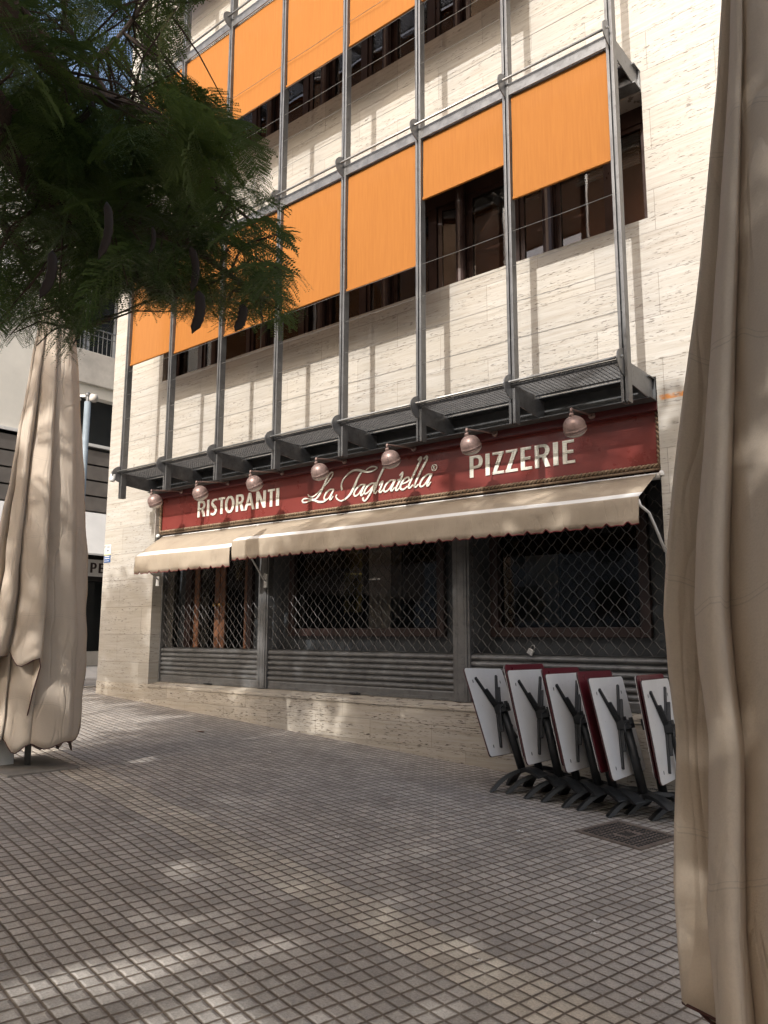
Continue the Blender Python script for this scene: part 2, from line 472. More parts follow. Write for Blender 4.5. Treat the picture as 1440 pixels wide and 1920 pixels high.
r = MB().box(-12.62, -12.50, -60, 40, -1.1, -.862)
tag(r.build('kerb', M['kerbstone'], bevel=.01), 'thin stone kerb between paving and side street', kind='structure')

# ------------------------------------------------------------------ corner building
XL, XR = -10.37, -2.57
bld = empty('corner_building', (-6.5, 0, -1.4), 'travertine clad corner building with a barred restaurant on its ground floor', 'building')
SILL = [3.93, 7.14, 10.34]; HEAD = [5.25, 8.46, 11.66]
wl = MB()
wl.box(-11.77, XL, 0, .4, -.735, 14)
wl.box(XR, 6, 0, .4, -2.2, 14)
zz = [2.36] + [v for p in zip(SILL, HEAD) for v in p] + [14]
for a, b in zip(zz[0::2], zz[1::2]): wl.box(XL, XR, 0, .4, a, b)
wl.box(-11.77, -11.4, .4, 12, -1.2, 14)
wl.box(-11.4, 6, 11.5, 12, -1.2, 14)
wl.box(-11.4, 6, .4, 11.5, 13.7, 14)
wl.build('wall', M['trav'], bld)
pl = MB()
pl.box(-11.775, XL, -.006, .4, -1.6, -.735)
pl.box(XL, XR, -.006, .4, -2.0, -.775)
pl.build('plinth', M['trav_low'], bld)
sl_ = MB().prism([(-.018,-.775), (.4,-.775), (.4,-.672), (-.018,-.735)], 0, XL, XR)
sl_.build('sill', M['trav_low'], bld, bevel=.004)
# interiors: upper walls brown in place of the blinds' reflection in the glass
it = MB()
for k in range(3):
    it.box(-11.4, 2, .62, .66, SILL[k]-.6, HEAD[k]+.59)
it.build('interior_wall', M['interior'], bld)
it = MB()
for a in (2.36, 5.85, 9.05, 12.3): it.box(-11.39, 6, .4, 11.4, a, a+.25)
it.box(-11.39, 6, .9, 11.4, -.95, -.69)
it.box(-11.39, XR+.2, 5.2, 5.3, -.69, 2.36)
it.box(XR+.2, XR+.3, .7, 5.2, -.69, 2.36)
it.build('floor_slab', M['interior_dark'], bld)
# upper windows: one unit per sunshade bay
def window_unit(x0, x1, z0, z1, ajar, k):
    f = MB(); y0, y1 = .20, .27; t = .055
    f.box(x0, x0+t, y0, y1, z0, z1); f.box(x1-t, x1, y0, y1, z0, z1)
    f.box(x0+t, x1-t, y0, y1, z0, z0+t); f.box(x0+t, x1-t, y0, y1, z1-t-.12, z1)
    xm = x0 + (x1-x0)*.62
    f.box(xm-.04, xm+.04, y0-.01, y1+.01, z0+t, z1-t-.12)
    f.tube([(x0, .13, z0+.002), (x0, .13, z1)], .055, 12)
    fr = f.build('window_frame', M['winframe'], bld)
    p = MB()
    def sash(a, b, ang):
        hx = a
        mt = Matrix.Translation((hx, .235, 0)) @ Matrix.Rotation(ang, 4, 'Z')
        ww = b - a
        s_ = MB()
        s_.box(0, .05, -.02, .02, z0+t, z1-t-.12, mat=mt); s_.box(ww-.05, ww, -.02, .02, z0+t, z1-t-.12, mat=mt)
        s_.box(.05, ww-.05, -.02, .02, z0+t, z0+t+.05, mat=mt); s_.box(.05, ww-.05, -.02, .02, z1-t-.17, z1-t-.12, mat=mt)
        s_.build('sash', M['winframe'], fr)
        q = MB(); q.box(.05, ww-.05, -.003, .003, z0+t+.05, z1-t-.17, mat=mt); q.build('pane', M['glass'], fr)
    sash(x0+t+.003, xm-.043, ajar if k % 2 else 0); sash(xm+.043, x1-t-.003, 0 if k % 2 else ajar)
PX = [-2.60 - 1.104*i for i in range(8)]
for lv in range(3):
    n = 7; ww = (XR-XL)/n
    for i in range(n):
        if lv == 2 and i > 4: pass
        window_unit(XR-(i+1)*ww, XR-i*ww, SILL[lv], HEAD[lv], rad([0,0,16,0,0,10,0][(i+lv) % 7]), i)
# slatted indoor blinds behind some windows
for (a, b, z0, z1) in ((-3.45,-2.75,4.75,5.1),(-4.5,-3.9,4.8,5.1),(-5.4,-4.9,8.0,8.3),(-6.9,-6.2,7.7,8.3)):
    s_ = MB()
    z = z0
    while z < z1: s_.box(a, b, .34, .37, z, z+.006); z += .028
    s_.build('venetian_blind', M['white'], bld)

# ground floor shopfront behind the shutters
sf = MB()
Y0, Y1 = .50, .62
def wallrect(b, x0, x1, z0, z1, holes):
    xs_ = sorted(set([x0, x1] + [h[0] for h in holes] + [h[1] for h in holes]))
    for a, c in zip(xs_, xs_[1:]):
        hs = [h for h in holes if h[0] <= a and h[1] >= c]
        if not hs: b.box(a, c, Y0, Y1, z0, z1)
        else:
            h = hs[0]
            if h[2] > z0: b.box(a, c, Y0, Y1, z0, h[2])
            if h[3] < z1: b.box(a, c, Y0, Y1, h[3], z1)
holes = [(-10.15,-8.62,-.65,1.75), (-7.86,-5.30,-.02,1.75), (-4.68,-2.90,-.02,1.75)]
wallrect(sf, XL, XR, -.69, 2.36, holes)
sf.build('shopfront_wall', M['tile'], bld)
for (a, b, c, d) in holes[1:]:
    f = MB(); t = .10
    f.box(a, a+t, .44, .56, c, d); f.box(b-t, b, .44, .56, c, d); f.box(a+t, b-t, .43, .57, c, c+t); f.box(a+t, b-t, .44, .56, d-t, d)
    fr = f.build('shop_window_frame', M['maroonwood'], bld, bevel=.006)
    MB().box(a+t, b-t, .505, .513, c+t, d-t).build('pane', M['glass'], fr)
# entrance: double wooden door with brass knobs
f = MB(); a, b, c, d = holes[0]
f.box(a, a+.14, .44, .58, c, d); f.box(b-.10, b, .44, .58, c, d); f.box(a+.14, b-.10, .44, .58, d-.12, d)
dr = f.build('entrance_frame', M['maroonwood'], bld, bevel=.006)
def leafdoor(x0, x1, knob):
    q = MB(); t = .11
    q.box(x0, x0+t, .50, .55, c, d-.12); q.box(x1-t, x1, .50, .55, c, d-.12)
    q.box(x0+t, x1-t, .50, .55, c, c+.42); q.box(x0+t, x1-t, .50, .55, d-.3, d-.12)
    o = q.build('door_leaf', M['wood'], bld, bevel=.006)
    MB().box(x0+t, x1-t, .522, .528, c+.42, d-.3).build('pane', M['glass'], o)
    MB().lathe([(0,.07),(.018,.07),(.034,.05),(.034,.03),(.015,.012),(.022,0)], 14, mat=Matrix.Translation((knob, .50, .43)) @ Matrix.Rotation(rad(90), 4, 'X'), cap=False).build('knob', M['brass'], o, smooth=True)
leafdoor(-10.00, -9.40, -9.455); leafdoor(-9.385, -8.73, -9.33)
it = MB().box(-7.36, -7.05, 1.0, 1.02, .30, 1.15)
it.build('curtain', M['notice_yellow'], bld)
it = MB().box(-7.0, -6.62, 1.1, 1.14, -.2, 1.2)
it.build('interior_panel', M['paper'], bld)
MB().box(-5.62, -5.48, 1.0, 1.1, -.6, 1.7).box(-8.5, -8.4, .9, 1.0, -.6, 1.9).build('interior_post', M['cream_wall'], bld)
# things indoors that read faintly through the glass
it = MB()
it.box(-9.6, -8.9, 4.2, 4.25, .3, 1.6); it.box(-6.6, -6.0, 4.6, 4.65, 0.2, 1.3)
it.build('interior_panel', M['cream_wall'], bld)

def indoor_table(x, y, lab):
    t = empty('dining_table', (x, y, -.69), lab, 'table', 'dining tables inside the restaurant')
    MB().box(x-.38, x+.38, y-.38, y+.38, .03, .07).build('tabletop', M['paper'], t, bevel=.01)
    MB().tube([(x, y, -.69), (x, y, .03)], .035).build('pedestal', M['black'], t)
indoor_table(-3.6, 1.7, 'white topped dining table inside behind the right hand shop window')
indoor_table(-6.2, 1.9, 'white topped dining table inside behind the middle shop window')

# ------------------------------------------------------------------ neighbouring building across the side street
nb = empty('neighbouring_building', (-19, 2, -.75), 'cream and concrete building with balcony and striped grey cladding across the side street', 'building')
X0 = -17.7
MB().box(X0-4, X0, -16, 2.25, 4.55, 12.6).build('wall', M['cream_wall'], nb)
MB().box(X0-4, X0-.9, 2.25, 18, 4.5, 12.6).build('recessed_wall', M['clad'], nb)
MB().box(X0-.8, X0+.10, 2.25, 18, 6.09, 6.92).box(X0-.8, X0+.10, 2.25, 18, 9.3, 10.1).build('balcony', M['concrete'], nb, bevel=.01)
MB().box(X0-.8, X0+.02, 2.25, 18, 5.80, 6.09).build('lintel_beam', M['cream_wall'], nb)
rl = MB(); rl.tube([(X0+.03, 2.28, 7.55), (X0+.03, 18, 7.55)], .022); rl.tube([(X0+.03, 2.28, 7.38), (X0+.03, 18, 7.38)], .012)
y = 2.3
while y < 9: rl.tube([(X0+.03, y, 6.92), (X0+.03, y, 7.55)], .009, 5); y += .12
rl.build('balcony_railing', M['steel_light'], nb)
def nwin(y0, y1, z0, z1, xx=X0-.88):
    f = MB(); t = .06
    f.box(xx-.02, xx+.04, y0, y0+t, z0, z1); f.box(xx-.02, xx+.04, y1-t, y1, z0, z1); f.box(xx-.02, xx+.04, y0+t, y1-t, z0, z0+t); f.box(xx-.02, xx+.04, y0+t, y1-t, z1-t, z1)
    o = f.build('window_frame', M['white'], nb); MB().box(xx-.01, xx+.01, y0+t, y1-t, z0+t, z1-t).build('pane', M['darkglass'], o)
for y in (2.35, 3.2, 4.05, 4.9): nwin(y, y+.8, 6.95, 9.2)
nwin(-.6, .6, 6.9, 9.0, X0+.01)
nwin(-4, -2.5, 6.9, 9.0, X0+.01)
MB().box(X0-.3, X0-.25, -16, 18, 4.62, 5.80).build('strip_window', M['darkglass'], nb)
MB().box(X0-.3, X0+.05, -16, 18, 4.55, 4.62).build('window_sill', M['white'], nb)
cl = MB(); z = 2.95
while z < 4.45: cl.box(X0-.3, X0, -16, 18, z+.02, z+.36); z += .385
cl.build('cladding', M['clad'], nb)
MB().box(X0-.6, X0-.3, -16, 18, 1.3, 4.55).build('backing_wall', M['interior_dark'], nb)
MB().box(X0-.02, X0+.06, -3, 9, 1.38, 1.78).build('fascia_sign', M['paper'], nb)
MB().box(X0-.9, X0-.62, -16, 18, -.75, 1.38).build('shop_glazing', M['darkglass'], nb)
MB().box(X0-.62, X0-.2, -16, 18, -.75, -.42).build('stallriser', M['concrete'], nb)
pp = MB()
for y in (-2, .4, 1.9, 4.0, 6.5): pp.box(X0-.61, X0-.1, y, y+.22, -.419, 1.379)
pp.build('door_frame', M['clad'], nb)
aw = MB().prism([(X0+.9, 1.80), (X0+.9, 1.84), (X0-.01, 2.93), (X0-.01, 2.89)], 1, -3, 9)
tag(aw.build('shop_awning', M['shopawn']), 'plain white awning over the shop across the side street', 'awning')

ob = empty('opposite_building', (-5, -36, -1.3), 'plain rendered building on the far side of the square behind the viewer', 'building')  # unseen; added to keep the bright horizon out of the glass reflections
MB().box(-45, 35, -38, -36, -4, 11).build('wall', M['far_wall'], ob)
for k in range(3):
    for i in range(14):
        xx = -42+5.4*i; f = MB().box(xx, xx+1.7, -35.99, -35.9, 1.2+3.2*k, 3.1+3.2*k); fo = f.build('window', M['winframe'], ob)
        MB().box(xx+.1, xx+1.6, -35.89, -35.88, 1.3+3.2*k, 3.0+3.2*k).build('pane', M['darkglass'], fo)
# ------------------------------------------------------------------ steel sunshade frame
fr = empty('sunshade_frame', (-6.5, -.6, 2.0), 'grey steel sunshade frame of posts and grated walkways bolted to the facade', 'sunshade frame')
ROD = [2.36, 5.50, 8.65, 11.8]
for i, x in enumerate(PX):
    p = MB()
    for s in (-1, 1):
        p.box(x+s*.021-.013, x+s*.021+.013, -.665, -.653, 1.97, 13.2)
        p.box(x+s*.031-.003, x+s*.031+.003, -.653, -.587, 1.97, 13.2)
        p.box(x+s*.021-.013, x+s*.021+.013, -.587, -.577, 1.97, 13.2)
    po = p.build('post', M['post'], fr, bevel=.0015)
    MB().box(x-.0275, x+.0275, -.628, -.618, 1.975, 13.2).build('post_web', M['steel_dark'], po)
    c = MB()
    c.build
    for zr in ROD:
        nose = [(-.62-.17*math.sin(rad(a))-.015, zr-.035+.125*math.cos(rad(a))) for a in range(0, 181, 15)]
        poly = [(-.03, zr-.235), (-.03, zr-.005), (-.57, zr-.005), (-.60, zr+.05)] + nose + [(-.57, zr-.19)]
        MB().prism(poly, 0, x-.005, x+.005).build('bracket', M['steel'], fr)
for li, zr in enumerate(ROD):
    r = MB(); r.tube([(PX[-1]-.09, -.715, zr), (PX[0]+.02, -.715, zr)], .013, 8)
    r.build('rail', M['steel_light'], fr, smooth=True)
    if li: 
        b = MB()
        for i in range(7): b.box(PX[i+1]+.036, PX[i]-.036, -.66, -.645, zr-.145, zr-.02)
        b.build('fascia_beam', M['steel'], fr)
    ch = MB().box(PX[-1]-.05, PX[0]+.03, -.16, -.005, zr-.235, zr-.225).box(PX[-1]-.05, PX[0]+.03, -.16, -.005, zr-.035, zr-.025).box(PX[-1]-.05, PX[0]+.03, -.03, -.022, zr-.225, zr-.035)
    ch.build('wall_channel', M['steel_dark'] if li == 0 else M['steel'], fr)
    for i in range(7):
        gt = MB(); a, b_ = PX[i+1]+.012, PX[i]-.012; zg = zr-.012 if li == 0 else zr-.055
        ny = 14; yy0, yy1 = (-.70 if li == 0 else -.57), -.24
        for q in range(ny+1):
            y = yy0 + (yy1-yy0)*q/ny
            gt.box(a, b_, y-.0035, y+.0035, zg-.012, zg)
        nx = 24
        for q in range(nx+1):
            x = a + .004 + (b_-a-.008)*q/nx
            gt.box(x-.003, x+.003, yy0+.0036, yy1-.0036, zg-.010, zg-.002)
        gt.box(a, b_, yy0+.022, yy0+.03, zg-.03, zg-.0121); gt.box(a, b_, yy1+.012, yy1+.02, zg-.03, zg+.005)
        gt.build('grating', M['grate'], fr)
for z in [2.80, 3.17, 3.54, 3.90] + [5.90+.37*i for i in range(5)] + [9.05+.37*i for i in range(4)]:
    c = MB()
    for i in range(7): c.tube([(PX[i+1], -.645, z), ((PX[i+1]+PX[i])/2, -.645, z-.004), (PX[i], -.645, z)], .0028, 5, caps=False)
    c.build('cable', M['steel_light'], fr)
    # little ferrules
# orange screens
ORD = ['rightmost', 'second from the right', 'third from the right', 'middle', 'fifth from the right', 'sixth from the right', 'leftmost']
LV = ['in the lower row', 'in the upper row', 'in the top row']
BOT = [[4.33, 4.74, 4.0, 4.02, 4.0, 4.02, 4.08], [7.62, 7.19, 7.19, 7.17, 7.16, 7.17, 7.17], [10.9, 10.6, 10.4, 10.4, 10.4, 10.5, 10.4]]
for lv in range(3):
    for i in range(7):
        a, b_ = PX[i+1]+.042, PX[i]-.042
        zt = ROD[lv+1]-.15; zb = BOT[lv][i]*.985
        s_ = MB(); nxx, nzz = 6, 14
        for iz in range(nzz+1):
            for ix in range(nxx+1):
                u = ix/nxx; v = iz/nzz
                s_.v.append((a+(b_-a)*u, -.622 + .010*math.sin(math.pi*u)*math.sin(math.pi*v*1.0) + .004*math.sin(3*u+i+5*v), zt+(zb-zt)*v))
        for iz in range(nzz):
            for ix in range(nxx):
                q = iz*(nxx+1)+ix; s_.f.append((q, q+1, q+nxx+2, q+nxx+1)); s_.m.append(0)
        extra = {0: 'beside bare window', 1: 'the shortest'}.get(i, '') if lv == 0 else ''
        lab = 'orange screen blind ' + LV[lv] + ', ' + ORD[i] + ' of seven' + (' and ' + extra if extra else '')
        bo = s_.build('screen_blind', M['blind'], smooth=True, recalc=False, loc=((a+b_)/2, -.622, zb))
        tag(bo, lab, 'blind', 'orange screen blinds between the steel posts')
        MB().box(a-.004, b_+.004, -.635, -.609, zb-.028, zb+.004).build('bottom_bar', M['blind'], bo, bevel=.005)
        MB().tube([(a, -.575, zt+.012), (b_, -.575, zt+.012)], .028, 10).build('roller_tube', M['blind'], bo, smooth=True)

# ------------------------------------------------------------------ sign board
sg = empty('restaurant_sign', (-6.47, .08, 1.5), 'long dark red fascia sign in bronze rope frame lettered RISTORANTI La Tagliatella PIZZERIE', 'sign')
MB().box(XL+.01, XR-.01, .09, .14, 1.50, 2.20).build('panel', M['signred'], sg)
MB().box(XL+.005, XR-.005, .0, .089, 2.045, 2.135).build('header', M['signdark'], sg, bevel=.006)
# rope moulding: twisted strand along bottom and sides
def rope(p0, p1, r=.022):
    b = MB(); p0 = Vector(p0); p1 = Vector(p1); L = (p1-p0).length; d = (p1-p0)/L
    u = d.cross(Vector((0,1,0))).normalized(); v = Vector((0,1,0))
    n = int(L/.013)
    for ph in (0, math.pi):
        pts = [p0 + d*(L*i/n) + (u*math.cos(i*.92+ph) + v*math.sin(i*.92+ph))*r*.62 for i in range(n+1)]
        b.tube(pts, r*.62, 5, caps=False)
    return b
b = rope((XL+.02, .068, 1.54), (XR-.02, .068, 1.54)); b.box(XL+.005, XR-.005, .055, .09, 1.495, 1.516)
b.build('rope_moulding', M['bronze'], sg, smooth=True)
for x in (XL+.03, XR-.03):
    b = rope((x, .072, 1.55), (x, .072, 2.04)); b.build('rope_moulding', M['bronze'], sg, smooth=True)

SCRIPT = [[[-7.166,1.778,0.6],[-7.138,1.754,0.8],[-7.093,1.739,0.9],[-7.038,1.75,0.7],[-6.965,1.792,0.7],[-6.878,1.85,0.8],[-6.802,1.904,0.8],[-6.741,1.964,0.7],[-6.724,2.001,0.7],[-6.739,2.017,0.7],[-6.784,1.991,0.9],[-6.841,1.923,1.3],[-6.907,1.817,1.5],[-6.964,1.745,1.4],[-7.022,1.705,0.9],[-7.112,1.713,0.6],[-7.213,1.731,0.9],[-7.261,1.709,0.9],[-7.237,1.683,1.0],[-7.171,1.681,0.7],[-7.102,1.696,0.7],[-7.032,1.685,1.1],[-6.962,1.661,1.3],[-6.884,1.655,1.1],[-6.826,1.67,0.7]],[[-6.709,1.791,0.8],[-6.771,1.798,0.9],[-6.838,1.76,1.1],[-6.871,1.703,1.1],[-6.844,1.674,0.9],[-6.788,1.694,0.8],[-6.737,1.748,0.9],[-6.702,1.797,1.2],[-6.741,1.735,1.2],[-6.769,1.681,1.1],[-6.75,1.669,0.8],[-6.712,1.707,0.6]],[[-6.563,1.77,1.3],[-6.58,1.821,0.9],[-6.555,1.888,0.8],[-6.482,1.949,0.8],[-6.39,1.986,1.0],[-6.308,1.985,1.3],[-6.218,1.96,1.4],[-6.138,1.94,1.0],[-6.059,1.946,0.7],[-6.011,1.963,0.7],[-6.006,1.979,0.8],[-6.05,1.995,0.7],[-6.112,1.994,0.6],[-6.173,1.968,0.5]],[[-6.249,1.954,0.9],[-6.307,1.885,1.4],[-6.36,1.795,1.6],[-6.423,1.706,1.5],[-6.496,1.655,1.1],[-6.57,1.632,0.8],[-6.631,1.653,0.7],[-6.663,1.687,0.8],[-6.651,1.718,1.0]],[[-6.199,1.793,0.8],[-6.261,1.794,0.9],[-6.333,1.751,1.1],[-6.367,1.696,1.1],[-6.341,1.668,0.9],[-6.291,1.688,0.8],[-6.234,1.743,0.9],[-6.188,1.795,1.2],[-6.229,1.729,1.2],[-6.255,1.675,1.1],[-6.235,1.665,0.8],[-6.193,1.697,0.6]],[[-6.031,1.787,0.8],[-6.084,1.793,0.9],[-6.154,1.764,1.1],[-6.198,1.705,1.1],[-6.18,1.677,0.9],[-6.131,1.697,0.8],[-6.066,1.75,0.9],[-6.017,1.794,1.2],[-6.079,1.705,1.2],[-6.135,1.633,1.1],[-6.179,1.596,1.0],[-6.21,1.601,1.0],[-6.219,1.636,1.2]],[[-5.882,1.984,1.2],[-5.921,1.921,1.2],[-5.976,1.834,1.2],[-6.032,1.72,1.2],[-6.047,1.681,1.0],[-6.018,1.668,0.8],[-5.988,1.695,0.6]],[[-5.967,1.753,0.7],[-5.937,1.786,0.9],[-5.909,1.793,1.1],[-5.937,1.729,1.2],[-5.962,1.685,1.1],[-5.943,1.668,0.9],[-5.902,1.695,0.6]],[[-5.734,1.788,0.8],[-5.788,1.794,0.9],[-5.852,1.759,1.1],[-5.894,1.697,1.1],[-5.871,1.667,0.9],[-5.817,1.689,0.8],[-5.763,1.745,0.9],[-5.72,1.791,1.2],[-5.761,1.722,1.2],[-5.786,1.678,1.1],[-5.764,1.668,0.8],[-5.725,1.701,0.6]],[[-5.655,1.834,0.7],[-5.609,1.868,0.9],[-5.618,1.823,1.2],[-5.663,1.756,1.2],[-5.711,1.683,1.1],[-5.692,1.664,0.9],[-5.646,1.698,0.6]],[[-5.692,1.785,0.8],[-5.618,1.789,0.8]],[[-5.626,1.729,0.7],[-5.548,1.745,0.8],[-5.509,1.773,0.9],[-5.536,1.799,0.9],[-5.589,1.78,1.0],[-5.638,1.717,1.2],[-5.634,1.674,1.1],[-5.593,1.664,0.9],[-5.536,1.695,0.6]],[[-5.39,1.981,0.9],[-5.348,2.01,1.0],[-5.346,1.982,1.2],[-5.402,1.893,1.2],[-5.475,1.775,1.2],[-5.522,1.69,1.1],[-5.504,1.67,0.9],[-5.459,1.702,0.6]],[[-5.308,1.982,0.9],[-5.263,2.009,1.0],[-5.259,1.976,1.2],[-5.319,1.885,1.2],[-5.391,1.775,1.2],[-5.437,1.69,1.1],[-5.419,1.67,0.9],[-5.375,1.698,0.6]],[[-5.198,1.792,0.8],[-5.253,1.794,0.9],[-5.316,1.759,1.1],[-5.359,1.697,1.1],[-5.341,1.666,0.9],[-5.292,1.685,0.8],[-5.233,1.748,0.9],[-5.189,1.797,1.2],[-5.23,1.726,1.2],[-5.257,1.675,1.1],[-5.238,1.665,0.8],[-5.203,1.703,0.6]]]
def ribbon(b, pts, wid, y0=.086, dep=.007, sub=5, smooth=True, slope=.003):
    """a flat letter stroke with real thickness in the plane of the sign; pts (x,z)"""
    P = []
    n = len(pts)
    for i in range(n-1):
        p = [pts[max(i-1,0)], pts[i], pts[i+1], pts[min(i+2,n-1)]]
        w_ = [wid[i], wid[i+1]]
        for k in range(sub if smooth else 1):
            t = k/(sub if smooth else 1)
            q = []
            for c in (0, 1):
                a0,a1,a2,a3 = (pp_[c] for pp_ in p)
                q.append(.5*((2*a1)+(-a0+a2)*t+(2*a0-5*a1+4*a2-a3)*t*t+(-a0+3*a1-3*a2+a3)*t**3) if smooth else a1+(a2-a1)*t)
            P.append((q[0], q[1], w_[0]+(w_[1]-w_[0])*t))
    P.append((pts[-1][0], pts[-1][1], wid[-1]))
    vs = []; m_ = len(P)
    for i, (x, z, ww_) in enumerate(P):
        x0, z0, _ = P[max(i-1,0)]; x1, z1, _ = P[min(i+1,m_-1)]
        dx, dz = x1-x0, z1-z0; L = math.hypot(dx, dz) or 1
        nx, nz = -dz/L*ww_/2, dx/L*ww_/2
        yf = y0 - dep - slope*i/m_
        vs += [(x+nx, yf, z+nz), (x-nx, yf, z-nz), (x+nx, y0, z+nz), (x-nx, y0, z-nz)]
    fs = []
    for i in range(m_-1):
        a = 4*i; c = a+4
        fs += [(a, c, c+1, a+1), (a, a+2, c+2, c), (a+1, c+1, c+3, a+3)]
    fs += [(0,1,3,2), (4*m_-4, 4*m_-2, 4*m_-1, 4*m_-3)]
    b.add(vs, fs)
def poly(b, pts, y0=.086, dep=.007, off=0.0):
    b.prism([], 1, 0, 0) if False else None
    n = len(pts)
    vs = [(x, y0-dep-off, z) for x, z in pts] + [(x, y0, z) for x, z in pts]
    b.add(vs, [tuple(range(n)), tuple(range(n, 2*n))[::-1]] + [(i, n+i, n+(i+1) % n, (i+1) % n) for i in range(n)])
for k, st in enumerate(SCRIPT):
    b = MB(); ribbon(b, [(p[0], p[1]) for p in st], [.0215*p[2] for p in st], slope=.004 + .001*(k % 3))
    b.build('letter', M['letter'], sg)
# registered mark
b = MB(); pts = [(-5.157+.037*math.cos(a*math.pi/10), 1.862+.036*math.sin(a*math.pi/10)) for a in range(21)]
ribbon(b, pts, [.007]*21, smooth=False)
poly(b, [(-5.172,1.842),(-5.165,1.842),(-5.165,1.884),(-5.172,1.884)])
ribbon(b, [(-5.168,1.881),(-5.15,1.879),(-5.147,1.869),(-5.168,1.862),(-5.145,1.842)], [.006]*5, smooth=False, y0=.0855)
b.build('registered_mark', M['letter'], sg)

def glyph(b, ch, x0, x1, z0, z1, t, tf=None):
    """condensed sans capitals from strokes and polygons"""
    W = x1-x0; H = z1-z0; k = [0]
    X = lambda u: x0 + W*u
    Z = lambda v: z0 + H*v
    hb = t*.62
    def P(pts): k[0] += 1; poly(b, pts, off=.0006*k[0])
    def R(pts, w_): k[0] += 1; ribbon(b, pts, w_, slope=.0012, dep=.007+.0006*k[0], sub=6)
    if ch == 'I': P([(x0,z0),(x1,z0),(x1,z1),(x0,z1)])
    if ch in 'PRELN': P([(x0,z0),(x0+t,z0),(x0+t,z1),(x0,z1)])
    if ch in 'PR':
        zl = .40 if ch == 'P' else .44
        yb = Z(zl)+hb/2; yt = z1-hb/2; xm = x1-t*.45 - (W*.04 if ch == 'R' else 0)
        R([(x0+t*.6,yt),(x0+W*.52,yt),(xm-W*.10,yt-H*.05),(xm,(yt+yb)/2),(xm-W*.10,yb+H*.05),(x0+W*.52,yb),(x0+t*.6,yb)], [hb,hb,t*.85,t,t*.85,hb,hb])
    if ch == 'R': P([(x0+W*.42,yb+hb*.3),(x0+W*.42+t*.95,yb+hb*.5),(x1,z0),(x1-t*1.15,z0)])
    if ch == 'E':
        for v, r_ in ((z0, 1), (Z(.5)-hb/2, .88), (z1-hb, .95)): P([(x0+t*.5,v),(x0+W*r_,v),(x0+W*r_,v+hb),(x0+t*.5,v+hb)])
    if ch == 'L': P([(x0+t*.5,z0),(x1,z0),(x1,z0+hb),(x0+t*.5,z0+hb)])
    if ch == 'T':
        P([(x0,z1-hb),(x1,z1-hb),(x1,z1),(x0,z1)]); c_ = (x0+x1)/2; P([(c_-t/2,z0),(c_+t/2,z0),(c_+t/2,z1-hb*.5),(c_-t/2,z1-hb*.5)])
    if ch == 'Z':
        P([(x0+W*.05,z1-hb),(x1,z1-hb),(x1,z1),(x0+W*.05,z1)]); P([(x0,z0),(x1,z0),(x1,z0+hb),(x0,z0+hb)])
        P([(x0,z0+hb*.2),(x0+t*1.05,z0+hb*.2),(x1,z1-hb*.2),(x1-t*1.05,z1-hb*.2)])
    if ch == 'N':
        P([(x1-t,z0),(x1,z0),(x1,z1),(x1-t,z1)]); P([(x0,z1),(x0+t,z1),(x1,z0),(x1-t,z0)])
    if ch == 'A':
        c_ = (x0+x1)/2
        P([(x0,z0),(x0+t,z0),(c_+t*.45,z1),(c_-t*.45,z1)]); P([(x1-t,z0),(x1,z0),(c_+t*.5,z1),(c_-t*.5,z1)])
        P([(x0+W*.2,Z(.26)),(x1-W*.2,Z(.26)),(x1-W*.2,Z(.26)+hb),(x0+W*.2,Z(.26)+hb)])
    if ch == 'O':
        c_ = (x0+x1)/2; zc = (z0+z1)/2; n = 24
        R([(c_+(W/2-t*.45)*math.sin(2*math.pi*a/n), zc+(H/2-hb*.42)*math.cos(2*math.pi*a/n)) for a in range(n+1)], [hb+(t-hb)*abs(math.sin(2*math.pi*a/n)) for a in range(n+1)])
    if ch == 'S':
        R([(X(.92),Z(.90)),(X(.62),Z(.935)),(X(.30),Z(.86)),(X(.22),Z(.70)),(X(.45),Z(.54)),(X(.72),Z(.40)),(X(.78),Z(.22)),(X(.55),Z(.08)),(X(.28),Z(.06)),(X(.03),Z(.11))],
          [hb*.9,hb,t*.8,t*.95,t*.95,t*.95,t*.95,t*.8,hb,hb*.9])
ris = [(-9.442,-9.262),(-9.229,-9.175),(-9.14,-8.988),(-8.965,-8.824),(-8.816,-8.617),(-8.582,-8.408),(-8.4,-8.189),(-8.157,-7.964),(-7.926,-7.788),(-7.76,-7.702)]
for ch, (a, b_) in zip('RISTORANTI', ris):
    b = MB(); glyph(b, ch, a, b_, 1.69, 1.929, .050); b.build('letter', M['letter'], sg)
piz = [(-4.681,-4.516),(-4.479,-4.427),(-4.397,-4.252),(-4.234,-4.087),(-4.05,-3.921),(-3.885,-3.714),(-3.678,-3.623),(-3.574,-3.442)]
for ch, (a, b_) in zip('PIZZERIE', piz):
    b = MB(); glyph(b, ch, a, b_, 1.684, 1.922, .047); b.build('letter', M['letter'], sg)
# letters on the fascia across the street (plane x = const): build then turn
for ch, (a, b_) in zip('APEL', [(2.86,3.09),(3.15,3.31),(3.37,3.52),(3.58,3.73)]):
    b = MB(); glyph(b, ch, a, b_, 1.46, 1.70, .055)
    b.v = [(X0+.06+(.086-y)+.0, x, z) for x, y, z in b.v]
    b.build('letter', M['edge'], nb)

